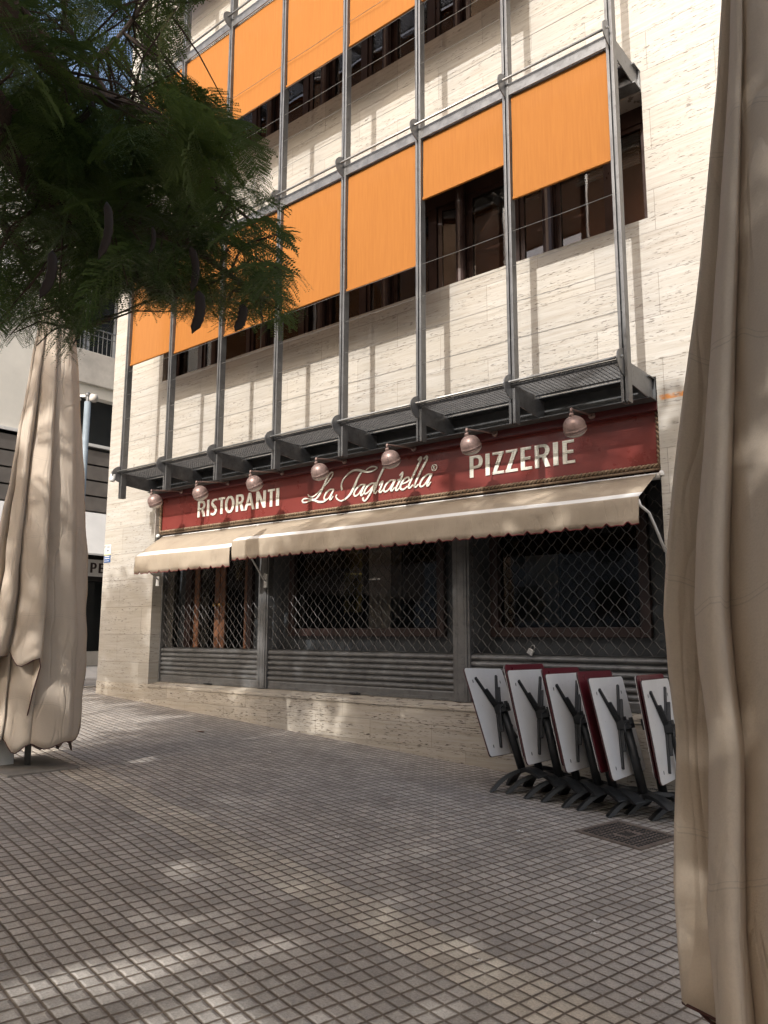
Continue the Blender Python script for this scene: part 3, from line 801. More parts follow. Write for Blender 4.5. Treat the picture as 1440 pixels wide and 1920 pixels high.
# ------------------------------------------------------------------ dome lamps over the sign
lp = empty('dome_lamp', (-9.74, .0, 2.10), '', 'wall lamp', 'mauve dome lamps above the sign')
x = -9.74
MB().lathe([(.035,0),(.035,.012),(.018,.02)], 14, mat=Matrix.Translation((x, -.001, 2.10)) @ Matrix.Rotation(rad(90), 4, 'X')).build('wall_plate', M['lampc'], lp, smooth=False)
a = MB().tube([(x, -.015, 2.10), (x, -.25, 2.075), (x, -.50, 2.045), (x, -.515, 2.03)], .009, 8)
a.lathe([(.012,-.02),(.016,0),(.012,.02)], 10, mat=Matrix.Translation((x, -.515, 2.035)))
a.build('arm', M['lampc'], lp, smooth=True)
ax = Matrix.Translation((x, -.515, 1.99)) @ Matrix.Rotation(rad(33), 4, 'X')
MB().tube([(x, -.515, 2.03), (x, -.512, 1.985)], .008, 8).lathe([(.021,-.035),(.021,.012),(.012,.018)], 14, mat=ax).build('socket', M['lampc'], lp, smooth=False)
Rr = .104
prof = [(.018,-.012)] + [(Rr*math.sin(rad(t)), -.012-Rr+Rr*math.cos(rad(t))) for t in range(14, 92, 7)] + [(Rr*1.0,-.130),(Rr*1.04,-.134),(Rr*1.04,-.142),(Rr*.99,-.145),(Rr*.98,-.156),(Rr*1.02,-.160),(Rr*1.0,-.168),(Rr*.93,-.170),(Rr*.93,-.12)]
MB().lathe(prof, 32, mat=ax, cap=False).build('dome_shade', M['lampc'], lp, smooth=True)
MB().lathe([(Rr*.92,-.162),(Rr*.86,-.182),(Rr*.6,-.203),(Rr*.3,-.213),(0.001,-.216)], 28, mat=ax, cap=False).build('glass_cover', M['lampglass'], lp, smooth=True)
LX = [-9.74, -8.67, -7.56, -6.45, -5.38, -4.30, -3.21]
LLAB = ['leftmost dome lamp, hanging in front of the stone pier left of the red sign',
        'dome lamp hanging over the R of RISTORANTI', 'dome lamp hanging over the A and N of RISTORANTI',
        'dome lamp hanging just left of the script lettering La', 'dome lamp covering part of the word Tagliatella',
        'dome lamp hanging over the P of PIZZERIE', 'rightmost dome lamp, hanging over the last E of PIZZERIE']
for i, xx in enumerate(LX):
    o = lp if i == 0 else copy_tree(lp)
    o.location.x = xx; o.rotation_euler.z = rad([0, -3, -4, 2, 3, -2, 4][i])
    o['label'] = LLAB[i]

# ------------------------------------------------------------------ awnings
def awning(x0, x1, yf, zf, zv, n, lab, side):
    t = empty('awning', ((x0+x1)/2, 0, 1.44), lab, 'awning', 'beige awnings over the shopfront')
    f = MB(); nx = int((x1-x0)*64); prof = [(.03,1.455,0),(-.08,1.455+(zf-1.455)*.24,0),(-.2,1.455+(zf-1.455)*.5,0),(yf*.74,1.455+(zf-1.455)*.765,0),(yf*.78,1.455+(zf-1.455)*.80,1),(yf*.985,zf+.006,1),(yf,zf-.012,0)]
    rows = []
    for j in range(nx+1):
        u = j/nx; x = x0+(x1-x0)*u; col = []
        for q, (y, z, mi) in enumerate(prof):
            sag = .008*math.sin(u*(x1-x0)*2.1+1)*(.5 if 0 < q < 6 else 0)
            col.append((x, y, z+sag))
        # valance
        for q in range(1, 5):
            v = q/4; s_ = (u*n) % 1.0; notch = max(0, 1-abs(s_-.5)*n*0+0)
            e = 0.0
            d = min(abs(s_-.5), 1)*((x1-x0)/n)
            if q == 4: e = max(0, .040 - d*1.0) + .010*(min(d, .11)/.11)**2*0 - .006*math.cos(d*28)
            col.append((x, yf+.006*math.sin(x*9+q)+.004*q*math.sin(x*3.1), zf-.012+(zv-zf+.012)*v+e))
        rows.append(col)
    L = len(rows[0])
    for c_ in rows: f.v += c_
    for j in range(nx):
        for q in range(L-1):
            a_ = j*L+q; f.f.append((a_, a_+L, a_+L+1, a_+1)); f.m.append(1 if q == 4 else 0)
    o = f.build('fabric', [M['awning'], M['awnwhite']], t, smooth=True, recalc=False)
    so_ = o.modifiers.new('solid', 'SOLIDIFY'); so_.thickness = .003; so_.offset = 0
    tr = MB(); tr.tube([(c_[-1][0], c_[-1][1], c_[-1][2]-.001) for c_ in rows], .005, 5, caps=False)
    tr.build('valance_trim', M['awntrim'], t)
    MB().tube([(x0+.02, yf+.02, zf-.02), (x1-.02, yf+.02, zf-.02)], .018, 8).build('front_bar', M['white'], t, smooth=True)
    MB().tube([(x0, .06, 1.44), (x1+.03, .06, 1.44)], .034, 12).build('roller', M['white'], t, smooth=True)
    return t
def subdiv_count(): pass
big = awning(-8.03, -2.62, -.42, 1.185, .945, 27, 'long beige awning with white stripe and scalloped edge, spanning the two wide windows', 1)
sml = awning(-10.22, -8.07, -.42, 1.115, .865, 9, 'short beige awning with white stripe, over the doorway at the left', 1)
MB().tube([(-2.63,-.40,1.165),(-2.62,-.39,1.11),(-2.605,-.33,1.085),(-2.59,-.28,1.06),(-2.575,-.2,.955),(-2.555,-.03,.74)], .013, 8).build('arm', M['white'], big, smooth=True)
MB().tube([(-7.72,-.40,1.15),(-7.80,-.3,.99),(-7.97,.08,.73),(-8.0,.16,.70)], .012, 8).box(-8.03,-7.97,.14,.19,.62,.80).tube([(-7.97,.08,.73),(-7.93,.07,.80)],.012,8).build('arm', M['white'], big, smooth=False)
MB().tube([(-10.15,-.38,1.08),(-10.2,-.2,.93),(-10.28,.05,.80)], .012, 8).box(-10.33,-10.25,.03,.10,.72,.86).build('arm', M['white'], sml)
MB().lathe([(.03,0),(.034,.02),(.02,.05)], 12, mat=Matrix.Translation((XL+.03, .04, 1.46))).build('bracket', M['white'], sml)
MB().lathe([(.022,0),(.026,.02),(.014,.045)], 12, mat=Matrix.Translation((-2.565, .0, 1.43))).build('bracket', M['white'], big)

# ------------------------------------------------------------------ roller shutters
def shutter(x0, x1, lab):
    t = empty('roller_shutter', ((x0+x1)/2, .2, -.70), lab, 'roller shutter', 'grey grille shutters of the restaurant')
    zb, zt = -.698, -.20
    pr = [(.205, zb), (.19, zb), (.19, zb+.028), (.20, zb+.032), (.197, zb+.085)]
    z = zb+.10; hs = (zt-z)/6
    for i in range(6):
        for k in range(9):
            a_ = k/8
            pr.append((.207-.026*math.sin(math.pi*min(1, a_*1.0))**.55, z+hs*(.06+.84*a_)))
        pr.append((.214, z+hs*.93)); pr.append((.214, z+hs*1.02))
        z += hs
    pr.append((.20, zt+.01)); pr.append((.23, zt+.01)); pr.append((.23, zb))
    MB().prism(pr, 0, x0+.03, x1-.03).build('slat_panel', M['shutter'], t)
    g_ = MB(); z = zt+.046; A = .034; P_ = .143; row = 0
    while z < 1.60:
        pts = []; n = int((x1-x0)/P_*8)
        for i in range(n+1):
            xx = x0+.02+(x1-x0-.04)*i/n; ph = (xx/P_) % 1.0
            tri = 1-4*abs(ph-.5) if True else 0
            v = max(-1, min(1, tri*1.45))
            pts.append((xx, .205+(.003 if row % 2 else -.003), z+A*v*(1 if row % 2 else -1)))
        g_.tube(pts, .0042, 5, caps=False)
        z += 2*A; row += 1
    g_.build('wave_grille', M['wire'], t)
    for a_, b_ in ((x0, x0+.028), (x1-.028, x1)): MB().box(a_, b_, .165, .25, zb, 2.0).build('guide_rail', M['shutter'], t)
    MB().box((x0+x1)/2-.02, (x0+x1)/2+.09, .165, .189, zb+.002, zb+.022).box((x0+x1)/2+.1, (x0+x1)/2+.14, .16, .189, zb+.004, zb+.016).build('bolt', M['black'], t)
    return t
shutter(XL, -8.125, 'narrow grille shutter over the doorway, left of the three')
shutter(-7.99, -4.955, 'widest grille shutter, the middle one between the two grey posts')
shutter(-4.795, XR, 'grille shutter behind the stacked tables, right of the three')
for nme, a_, b_, lab in (('shutter_post', -8.125+.001, -7.991, 'grey shutter post beside the doorway'), ('shutter_post', -4.954, -4.796, 'grey shutter post left of the stacked tables')):
    p = MB().box(a_, b_, .15, .26, -.70, 1.5).box(a_+.03, a_+.04, .145, .149, -.69, 1.49).box(b_-.04, b_-.03, .145, .149, -.69, 1.49)
    tag(p.build(nme, M['shutter'], bevel=.004), lab, 'post', 'grey posts between the shutters')
pk = empty('padlock', (-4.04, .17, -.15), 'small chrome padlock hooked on the right hand shutter grille', 'padlock')
mt = Matrix.Translation((-4.03, .165, -.15)) @ Matrix.Rotation(rad(32), 4, 'Y')
MB().box(-.032, .032, -.012, .012, -.045, .012, mat=mt)  .build('body', M['chrome'], pk, bevel=.004)
MB().tube([mt @ Vector(v) for v in ((-.02,0,.012),(-.02,0,.045),(0,0,.062),(.02,0,.045),(.02,0,.012))], .005, 8).build('shackle', M['steel_light'], pk, smooth=True)

# ------------------------------------------------------------------ small fittings on the wall
nt_ = empty('notice_plate', (-11.65, -.002, 1.29), 'small white and blue alarm notice on the stone pier near the corner', 'notice')
MB().box(-11.75, -11.56, -.006, -.002, 1.145, 1.435).build('plate', M['white'], nt_)
MB().box(-11.748, -11.562, -.0085, -.0062, 1.147, 1.262).build('blue_field', M['notice_blue'], nt_)
MB().box(-11.748, -11.562, -.0085, -.0062, 1.263, 1.280).build('yellow_band', M['notice_yellow'], nt_)
q = MB()
for z in (1.236, 1.204): q.box(-11.73, -11.59, -.0105, -.0087, z, z+.012)
for i in range(7): q.box(-11.73+.02*i, -11.72+.02*i, -.0105, -.0087, 1.165, 1.18)
q.build('blue_lines', M['white'], nt_)
q = MB(); q.tube([(-11.72+.018*math.cos(a), -.009, 1.40+.016*math.sin(a)) for a in [i*.55 for i in range(9)]], .003, 5)
for i in range(3): q.box(-11.68, -11.60+.01*i, -.0085, -.0062, 1.408-.012*i, 1.412-.012*i)
q.box(-11.665, -11.63, -.0085, -.0062, 1.325, 1.355, mat=None)
q.build('printing', M['notice_ink'], nt_)
cc = empty('security_camera', (-10.36, -.74, 2.30), 'small white security camera fixed under the left end of the steel rail', 'security camera')
MB().lathe([(.03,0),(.045,.01),(.045,.05),(.02,.06)], 16, mat=Matrix.Translation((-10.37, -.74, 2.31))).build('mount', M['steel_light'], cc)
MB().lathe([(.0,-.10),(.034,-.10),(.043,-.08),(.043,0),(.03,.01)], 18, mat=Matrix.Translation((-10.36, -.76, 2.31)) @ Matrix.Rotation(rad(-10), 4, 'X'), cap=False).build('housing', M['white'], cc, smooth=False)
MB().lathe([(.0,-.101),(.03,-.101),(.03,-.094)], 16, mat=Matrix.Translation((-10.36, -.76, 2.31)) @ Matrix.Rotation(rad(-10), 4, 'X'), cap=False).build('lens', M['black'], cc)

# ------------------------------------------------------------------ street lamp
sx, sy = -12.72, .08
st = empty('street_lamp', (sx, sy, gz(sx)), 'blue grey street lamp post behind the left parasol', 'street lamp')
MB().tube([(sx, sy, gz(sx)), (sx, sy, 4.06)], .056, 16).build('pole', M['polegrey'], st, smooth=True)
MB().tube([(sx, sy, 4.06), (sx, sy, 4.17)], .036, 14).lathe([(.045,0),(.05,.02),(.05,.05),(.03,.065)], 16, mat=Matrix.Translation((sx, sy, 4.16))).build('collar', M['steel'], st)
dl = RT.copy(); dl.z = 0; dl.normalize()
c0 = Vector((sx, sy, 4.17)); rot = Matrix.Rotation(math.atan2(dl.y, dl.x), 4, 'Z')
MB().lathe([(.02,.03),(.10,.02),(.16,-.02),(.17,-.05),(.15,-.06)], 24, mat=Matrix.Translation(c0 - dl*.30)).box(-.30, -.03, -.02, .02, -.02, .02, mat=Matrix.Translation(c0) @ rot).build('lantern', M['white'], st, smooth=False)
MB().lathe([(.02,.03),(.06,.02),(.075,-.03),(.07,-.09),(.04,-.11)], 20, mat=Matrix.Translation(c0 + dl*.10)).build('lantern', M['lampglass'], st, smooth=True)

# ------------------------------------------------------------------ stacked folding tables
TS = .79; HUBZ = .665
def rounded(s, r, n=5):
    h = s/2; out = []
    for cx, cy, a0 in ((h-r, h-r, 0), (-h+r, h-r, 90), (-h+r, -h+r, 180), (h-r, -h+r, 270)):
        for k in range(n+1): a_ = rad(a0+90*k/n); out.append((cx+r*math.cos(a_), cy+r*math.sin(a_)))
    return out
def table(loc, mat3, lab, grp):
    """flip-top cafe table with its top folded upright; underside faces local +x"""
    t = empty('folding_table', (0,0,0), lab, 'table', grp)
    zc = HUBZ
    top = rounded(TS, .035); topl = [(y, z+zc) for y, z in top]
    a_ = MB().prism(topl, 0, -.082, -.072); o1 = a_.build('tabletop', M['edge'], t, bevel=.002)
    MB().prism([(y*.994, (z-zc)*.994+zc) for y, z in topl], 0, -.085, -.0822).build('top_laminate', M['burgundy'], o1)
    u_ = MB().prism([(y*.992, (z-zc)*.992+zc) for y, z in topl], 0, -.0715, -.067); u_.build('underside_panel', M['underside'], o1)
    # screw holes and stickers on the underside
    q = MB()
    for y, z in ((-.30, .27), (.31, -.30), (-.28, -.31), (.27, .26), (.30,-.2)): q.prism([(y+.010*math.cos(k), z+zc+.016*math.sin(k)) for k in range(6)], 0, -.0668, -.0655)
    q.build('sticker', M['steel'], o1)
    # star of four arms
    for y, z in ((-.25, .30), (.20, .32), (-.16, -.33), (.24, -.27)):
        s_ = MB()
        d_ = Vector((0, y, z)).normalized(); e_ = Vector((0, -d_.z, d_.y)); L = math.hypot(y, z)
        def seg(r0, r1, w0, w1, x0, x1):
            v_ = []
            for xx in (x0, x1):
                for r_, ww_ in ((r0, w0), (r1, w1)):
                    for sgn in (-1, 1): v_.append(Vector((xx, 0, zc)) + d_*r_ + e_*(ww_*sgn))
            s_.add(v_, [(0,1,3,2),(4,6,7,5),(0,2,6,4),(1,5,7,3),(0,4,5,1),(2,3,7,6)])
        seg(.03, L, .020, .013, -.066, -.048); seg(.03, L*.62, .013, .008, -.048, -.020)
        s_.build('support_arm', M['black'], t, bevel=.003)
    hb_ = MB(); hb_.box(-.066, .0, -.045, .045, zc-.035, zc+.06); hb_.box(0, .055, -.05, .04, zc-.04, zc+.03); hb_.box(.055, .075, -.07, -.02, zc-.005, zc+.045); hb_.tube([(.03,-.055,zc+.01),(.03,-.12,zc-.01),(.03,-.15,zc-.06)], .007, 6)
    hb_.build('hinge_block', M['black'], t, bevel=.004)
    MB().tube([(0,0,.10), (0,0,zc-.03)], .036, 14).build('column', M['black'], t, smooth=True)
    MB().box(-.045,.045,-.045,.045,.085,.115).build('hub', M['black'], t, bevel=.01)
    for an in (38, 142, 218, 322):
        f = MB(); n = 12; d_ = Vector((math.cos(rad(an)), math.sin(rad(an)), 0)); e_ = Vector((-d_.y, d_.x, 0)); vs = []
        for k in range(n+1):
            v = k/n; r_ = .02+.32*v; zt_ = .125-.115*v**2.3; th = .030-.008*v; w_ = .034+.012*v
            zb_ = max(zt_-th*(1+1.0*v), 0)
            if v > .93: zt_ = max(zt_, .012)
            for sgn, zz_ in ((-1, zt_-.004), (0, zt_), (1, zt_-.004), (1, zb_), (-1, zb_)):
                vs.append(d_*r_ + e_*(w_*sgn) + Vector((0,0,zz_)))
        fs = [tuple(range(5))[::-1], tuple(n*5+j for j in range(5))]
        for k in range(n):
            for j in range(5): fs.append((k*5+j, k*5+(j+1) % 5, (k+1)*5+(j+1) % 5, (k+1)*5+j))
        f.add(vs, fs); f.build('foot', M['black'], t, bevel=.0015)
    return t
def place(t, x, y, yaw, tilt):
    g0 = gz(x) - .053*0
    # lean towards -x about the left feet
    oz = gz(x-.20) + .205*math.sin(tilt) + .003
    mw = Matrix.Translation((x, y, oz)) @ Matrix.Rotation(-tilt, 4, 'Y') @ Matrix.Rotation(yaw, 4, 'Z')
    t.rotation_euler = mw.to_euler(); t.location = mw.translation
white_lab = ['folded cafe table with white underside outward, first in the row with no burgundy top behind',
             'folded cafe table with white underside outward, second from the left in the row',
             'folded cafe table with white underside outward, third from the left in the row',
             'folded cafe table with white underside outward, in front of the widest strip of burgundy',
             'folded cafe table with white underside outward, nearest to the right hand parasol']
red_lab = ['folded cafe table with burgundy top outward, behind the second white underside',
           'folded cafe table with burgundy top outward, behind the third white underside',
           'folded cafe table with burgundy top outward, showing widest, behind the fourth white underside',
           'folded cafe table with burgundy top outward, behind the last white underside by the parasol']
proto = table((0,0,0), None, white_lab[0], 'folded cafe tables stacked along the wall')
WX = [(-3.669,-.626,7.3,19.6), (-3.328,-.61,4,13), (-2.963,-.635,4,12.5), (-2.58,-.63,4.5,13), (-2.30,-.46,6,9)]
for i, (x, y, yw, tl) in enumerate(WX):
    o = proto if i == 0 else copy_tree(proto)
    place(o, x, y, rad(yw), rad(tl)); o['label'] = white_lab[i]
RX = [(-3.535,-.57,184,13), (-3.170,-.60,184,12.5), (-2.835,-.625,184.5,13), (-2.508,-.43,186,9)]
for i, (x, y, yw, tl) in enumerate(RX):
    o = copy_tree(proto); place(o, x, y, rad(yw), rad(tl)); o['label'] = red_lab[i]
# security chain looped through the feet
ch = MB(); n = 110
for k in range(n):
    v = k/(n-1); x = -3.75+1.75*v; y = -.50+.05*math.sin(v*40); z = gz(x)+.165+.025*math.sin(v*31)
    c_ = Vector((x, y, z)); ang = 0 if k % 2 else 90
    mt = Matrix.Translation(c_) @ Matrix.Rotation(rad(ang), 4, 'X')
    pts = [mt @ Vector((.013*math.cos(a_), .007*math.sin(a_), 0)) for a_ in [i*math.pi/4 for i in range(8)]]
    ch.tube(pts, .0022, 4, closed=True)
tag(ch.build('security_chain', M['steel_dark']), 'thin dark chain threaded through the table feet', 'chain')

# ------------------------------------------------------------------ inspection cover
mc = empty('inspection_cover', (-2.5, -1.24, gz(-2.5)), 'square rusty iron inspection cover with a grid of studs, in the paving before the tables', 'inspection cover')
sl_m = Matrix.Translation((-2.49, -1.24, gz(-2.49)+.004)) @ Matrix.Rotation(math.atan(.053), 4, 'Y') @ Matrix.Rotation(rad(-9.4), 4, 'Z')
q = MB(); h = .27
for a_ in ((-h, h, -h, -h+.035), (-h, h, h-.035, h), (-h, -h+.035, -h+.035, h-.035), (h-.035, h, -h+.035, h-.035)): q.box(a_[0], a_[1], a_[2], a_[3], -.02, .006, mat=sl_m)
q.build('frame', M['grate_iron'], mc, bevel=.002)
q = MB().box(-h+.037, h-.037, -h+.037, h-.037, -.02, .001, mat=sl_m)
pl_ = q.build('plate', M['grate_iron'], mc)
q = MB()  # black pads stand in for the shade in the cover's recesses
for i in range(11):
    for j in range(11):
        if 4 <= i <= 6 and 3 <= j <= 7: continue
        x = -.21+.042*i; y = -.21+.042*j
        q.box(x-.013, x+.013, y-.009, y+.009, .0012, .006, mat=sl_m)
for i in range(5): q.box(-.05+.02*i, -.042+.02*i, -.06, .06, .0012, .005, mat=sl_m)
q.build('stud', M['black'], pl_, bevel=.002)
pl_.children[0]['kind'] = 'stuff'

# ------------------------------------------------------------------ litter
def scrap(px, py, r_, m_, name, lab, cat, grp=None, rot_=0, el=.5):
    dr_ = at(px, py, 1) - CAM
    t_ = 3.0
    for _ in range(30):
        p = CAM + dr_*t_; t_ *= (CAM.z - gz(p.x)) / (CAM.z - p.z)
    p = CAM + dr_*t_
    q = MB(); n = 9; vs = [(p.x, p.y, p.z+.006)]
    for k in range(n):
        a_ = 2*math.pi*k/n; rr_ = r_*(1+.35*math.sin(k*2.3+px)); u_, v_ = rr_*math.cos(a_), rr_*el*math.sin(a_)
        x = p.x+u_*math.cos(rot_)-v_*math.sin(rot_); y = p.y+u_*math.sin(rot_)+v_*math.cos(rot_)
        vs.append((x, y, gz(x)+.004+.012*abs(math.sin(k*1.7+py))))
    q.add(vs, [(0, k+1, (k+1) % n+1) for k in range(n)])
    o = q.build(name, m_, recalc=False, loc=p); so_ = o.modifiers.new('solid', 'SOLIDIFY'); so_.thickness = .0012
    tag(o, lab, cat, grp)
G = 'scraps of white paper dropped on the paving'
scrap(975, 1561, .026, M['paper'], 'paper_scrap', 'white paper scrap left of the inspection cover', 'litter', G)
scrap(1118, 1731, .018, M['paper'], 'paper_scrap', 'square white scrap, upper of the two near the right hand parasol', 'litter', G)
scrap(1114, 1754, .018, M['paper'], 'paper_scrap', 'thin white scrap, lower of the two near the right hand parasol', 'litter', G, .5, .25)
scrap(898, 1805, .018, M['paper'], 'paper_scrap', 'curved white scrap lying on the pale paving band', 'litter', G, .9, .25)
scrap(632, 1572, .016, M['paper'], 'paper_scrap', 'pale scrap on the paving directly below the middle of the plinth', 'litter', G)
scrap(1200, 1880, .014, M['paper'], 'paper_scrap', 'scrap at the lower right, nearest to the camera', 'litter', G, .3, .4)
scrap(505, 1412, .020, M['paper'], 'paper_scrap', 'farthest pale scrap, out towards the doorway', 'litter', G)
scrap(375, 1373, .06, M['dryleaf'], 'fallen_leaf', 'curled brown leaf lying below the doorway', 'leaf', None, .4, .45)

# ------------------------------------------------------------------ closed parasols
def parasol(cx, cy, prof, lobes, res, label, hems, phase, inner_hem, seed, wa=1.0):
    rr = random.Random(seed)
    gr_ = gz(cx)
    t = empty('closed_parasol', (cx, cy, gr_), label, 'parasol', 'closed canvas parasols')
    pz = np.array([p[0] for p in prof]); pr = np.array([p[1] for p in prof])
    def Rz(z): return float(np.interp(z, pz, pr))
    ztop = prof[-1][0]
    wob = [(rr.uniform(.5, 2.4), rr.uniform(0, 6.28), rr.uniform(.012, .03)*wa) for _ in range(lobes)]
    wd = [rr.uniform(.65, 1.4) for _ in range(lobes)]; sm = sum(wd); wd = [x*lobes/sm for x in wd]
    st_ = [sum(wd[:k]) for k in range(lobes+1)]; inn = [rr.uniform(.50, .70) for _ in range(lobes+1)]; inn[-1] = inn[0]
    def shell(scale, hem, name, flap):
        S = res; V = 70; rows = []
        th_w = 2*math.pi/lobes
        cols = []
        for k in range(lobes):
            for q in range(S):
                s_ = q/S
                if s_ < .72:
                    u = s_/.72; a = -.16 + 1.36*u; ik = inn[k]; r0 = ik + (1-ik)*(u**.55) + .03*math.sin(u*math.pi*2+k)
                else:
                    u = (s_-.72)/.28; a = 1.20 - .36*u; r0 = 1.0 - (1-inn[k+1])*u - .05*math.sin(u*math.pi)
                cols.append((k, s_, phase + th_w*(st_[k] + (a*wd[k] if s_ < .72 else a*wd[k] if a > 1 else wd[k] + (a-1)*wd[(k+1) % lobes])), r0))
        n = len(cols)
        mb = MB()
        for (k, s_, th, r0) in cols:
            zh0 = hem[k % len(hem)]; zh1 = hem[(k+1) % len(hem)]
            edge = min(1, s_/.72) if s_ < .72 else 1
            zh = zh0 + (zh1-zh0)*max(0, (s_-.72)/.28) - .10*math.sin(min(s_/.72,1)*math.pi)**3 + .03*math.sin(th*5+k)
            for j in range(V+1):
                v = j/V; z = ztop + (zh-ztop)*v
                f_, p_, a_ = wob[k % lobes]
                r_ = Rz(z)*scale*(1 - (1-r0)*(flap*(.55+.45*min(1, v*2.2))))
                r_ += a_*math.sin(z*f_*2.1+p_)*v*1.0 + .010*wa*math.sin(z*7+th*3)*v + .005*wa*math.sin(z*17+th*7)*v
                tw = (.10*math.sin(z*.9+k*.8)*v + .03*math.sin(z*3.1+k)*v)*wa
                mb.v.append((cx + r_*math.cos(th+tw), cy + r_*math.sin(th+tw), z))
        L = V+1
        for i in range(n):
            a = i*L; b = ((i+1) % n)*L
            for j in range(V): mb.f.append((a+j, b+j, b+j+1, a+j+1)); mb.m.append(0)
        o = mb.build(name, M['cloth'], t, smooth=True, recalc=False)
        so_ = o.modifiers.new('solid', 'SOLIDIFY'); so_.thickness = .003
        pp_ = MB(); pp_.tube([mb.v[i*L+V] for i in range(n)], .0055, 5, closed=True)
        pp_.build('hem_piping', M['piping'], o, smooth=True)
        # brand-free woven labels near a few hem corners
        return o
    c1 = shell(1.0, hems, 'canopy', 1.0)
    c2 = shell(.66, inner_hem, 'inner_canopy', .25)
    MB().tube([(cx, cy, gr_+.02), (cx, cy, ztop+.02)], .028, 14).build('pole', M['steel_light'], t, smooth=True)
    MB().lathe([(.05,0),(.06,.02),(.03,.07),(.012,.10)], 16, mat=Matrix.Translation((cx, cy, ztop-.02))).build('finial', M['steel_light'], t)
    q = MB().box(cx-.33, cx+.33, cy-.33, cy+.33, -.05, -.018)
    q.v = [(x, y, gz(x)+.035+z) for x, y, z in q.v]
    q.build('base_plate', M['cobslab'], t, bevel=.008)
    return t
parasol(-7.17, -3.375, [(-1.0,.46),(-.53,.46),(-.05,.44),(.45,.405),(.92,.37),(1.9,.29),(2.57,.215),(3.3,.12),(3.6,.045)], 9, 12,
        'closed beige parasol at the left, whole height visible with folded flaps and dark hem',
        [-.22,-.18,-.92,-.86,-.94,-.88,-.84,-.92,-.88], rad(-104), [-.93,-.92,-.93,-.90,-.92,-.90,-.88,-.93,-.92], 3)
parasol(-.505, -4.36, [(-1.2,.44),(-.75,.462),(-.3,.425),(-.1,.440),(.07,.445),(.3,.42),(.77,.353),(1.23,.275),(1.85,.19),(2.6,.11),(2.9,.05)], 9, 22,
        'closed beige parasol close to the camera filling the right edge',
        [-1.12,-1.05,-1.15,-1.06,-1.18,-1.1,-1.14,-1.08,-1.12], rad(112), [-1.2]*9, 8, .22)
# white ballast block at the left edge
p = at(-22, 1425, 7.1)
bb = MB().box(p.x-.16, p.x+.16, p.y-.16, p.y+.16, gz(p.x)-.02, gz(p.x)+.30)
tag(bb.build('ballast_block', M['white'], bevel=.015), 'white ballast block standing on the paving at the left edge', 'ballast block')

# ------------------------------------------------------------------ trees
VIS = [(-40,-60),(262,-60),(268,30),(262,70),(300,105),(345,150),(400,185),(440,215),(478,270),(462,330),(500,372),(530,410),(566,455),(560,492),(545,540),(572,600),(530,640),(480,615),(430,630),(372,612),(310,590),(262,595),(228,612),(204,580),(198,620),(180,668),(120,675),(60,655),(-60,660)]
VIS2 = [(275,-60),(385,-60),(380,25),(365,50),(340,30),(300,15),(285,5)]
def inpoly(x, y, P):
    c = False; j = len(P)-1
    for i in range(len(P)):
        xi, yi = P[i]; xj, yj = P[j]
        if (yi > y) != (yj > y) and x < (xj-xi)*(y-yi)/(yj-yi)+xi: c = not c
        j = i
    return c
def proj(p):
    d = p - CAM; z = d.dot(FW)
    if z < .05: return None
    return 720+FPX*d.dot(RT)/z, 960-FPX*d.dot(UP)/z
def ground_at(px, py):
    d = at(px, py, 1) - CAM; t = 3.0; p = CAM
    for _ in range(40): p = CAM + d*t; t *= (CAM.z - gz(p.x))/(CAM.z - p.z)
    return CAM + d*t
# openings between the crowns where broad sun flecks reach the paving (metres on the ground)
FLECK = [(ground_at(x, y), a, b) for x, y, a, b in ((180,1660,.22,.16),(430,1650,.20,.10),(330,1790,.30,.17),(590,1725,.26,.12),(60,1880,.32,.24),(150,1760,.2,.12),(620,1600,.16,.10),(870,1840,.28,.13),(760,1580,.25,.10),(500,1480,.4,.10),(1010,1490,.2,.1))]
LIMX = [-30,-11.9,-11.6,-10.5,-10.3,-7.7,-7.4,-5.7,-4.8,-3.5,10]
LIMZ = [.5,  .5,   1.0,  .95,  .55, .55, 1.15, 1.3, 1.75, 2.1, 2.2]
def shade_ok(p):
    """keeps the crowns out of the sunlight that reaches the facade and the far-left paving"""
    t = -3.375 - p.y
    if t > 0:
        ux = p.x - .16*t + 7.17; uz = p.z - .72*t
        if abs(ux) < .62 and -1.1 < uz < 3.4 and math.sin(uz*4.3+ux*5)+.6*math.sin(uz*9-ux*11) > -.55: return False
    t = -4.36 - p.y
    if t > 0:
        ux = p.x - .16*t + .505; uz = p.z - .72*t
        if abs(ux) < .5 and (-.75 < uz < .05 and math.sin(uz*7+ux*6)+.6*math.sin(uz*13-ux*9) > .1 or .2 < uz < 1.9 and math.sin(uz*6+ux*9) > .88): return False
    t = -p.y
    xw = p.x - .16*t; zw = p.z - .72*t
    if zw > float(np.interp(xw, LIMX, LIMZ)): return False
    if zw < gz(xw):
        # falls on the ground
        z0 = gz(p.x); t = (p.z - z0)/.72; xg = p.x-.16*t; yg = p.y+t
        for f_, a_, b_ in FLECK:
            if ((xg-f_.x)/a_)**2 + ((yg-f_.y)/b_)**2 < 1: return False
        if xg < -7.47 - .35*(yg+3.48) and -5 < yg < .2: return False
    return True

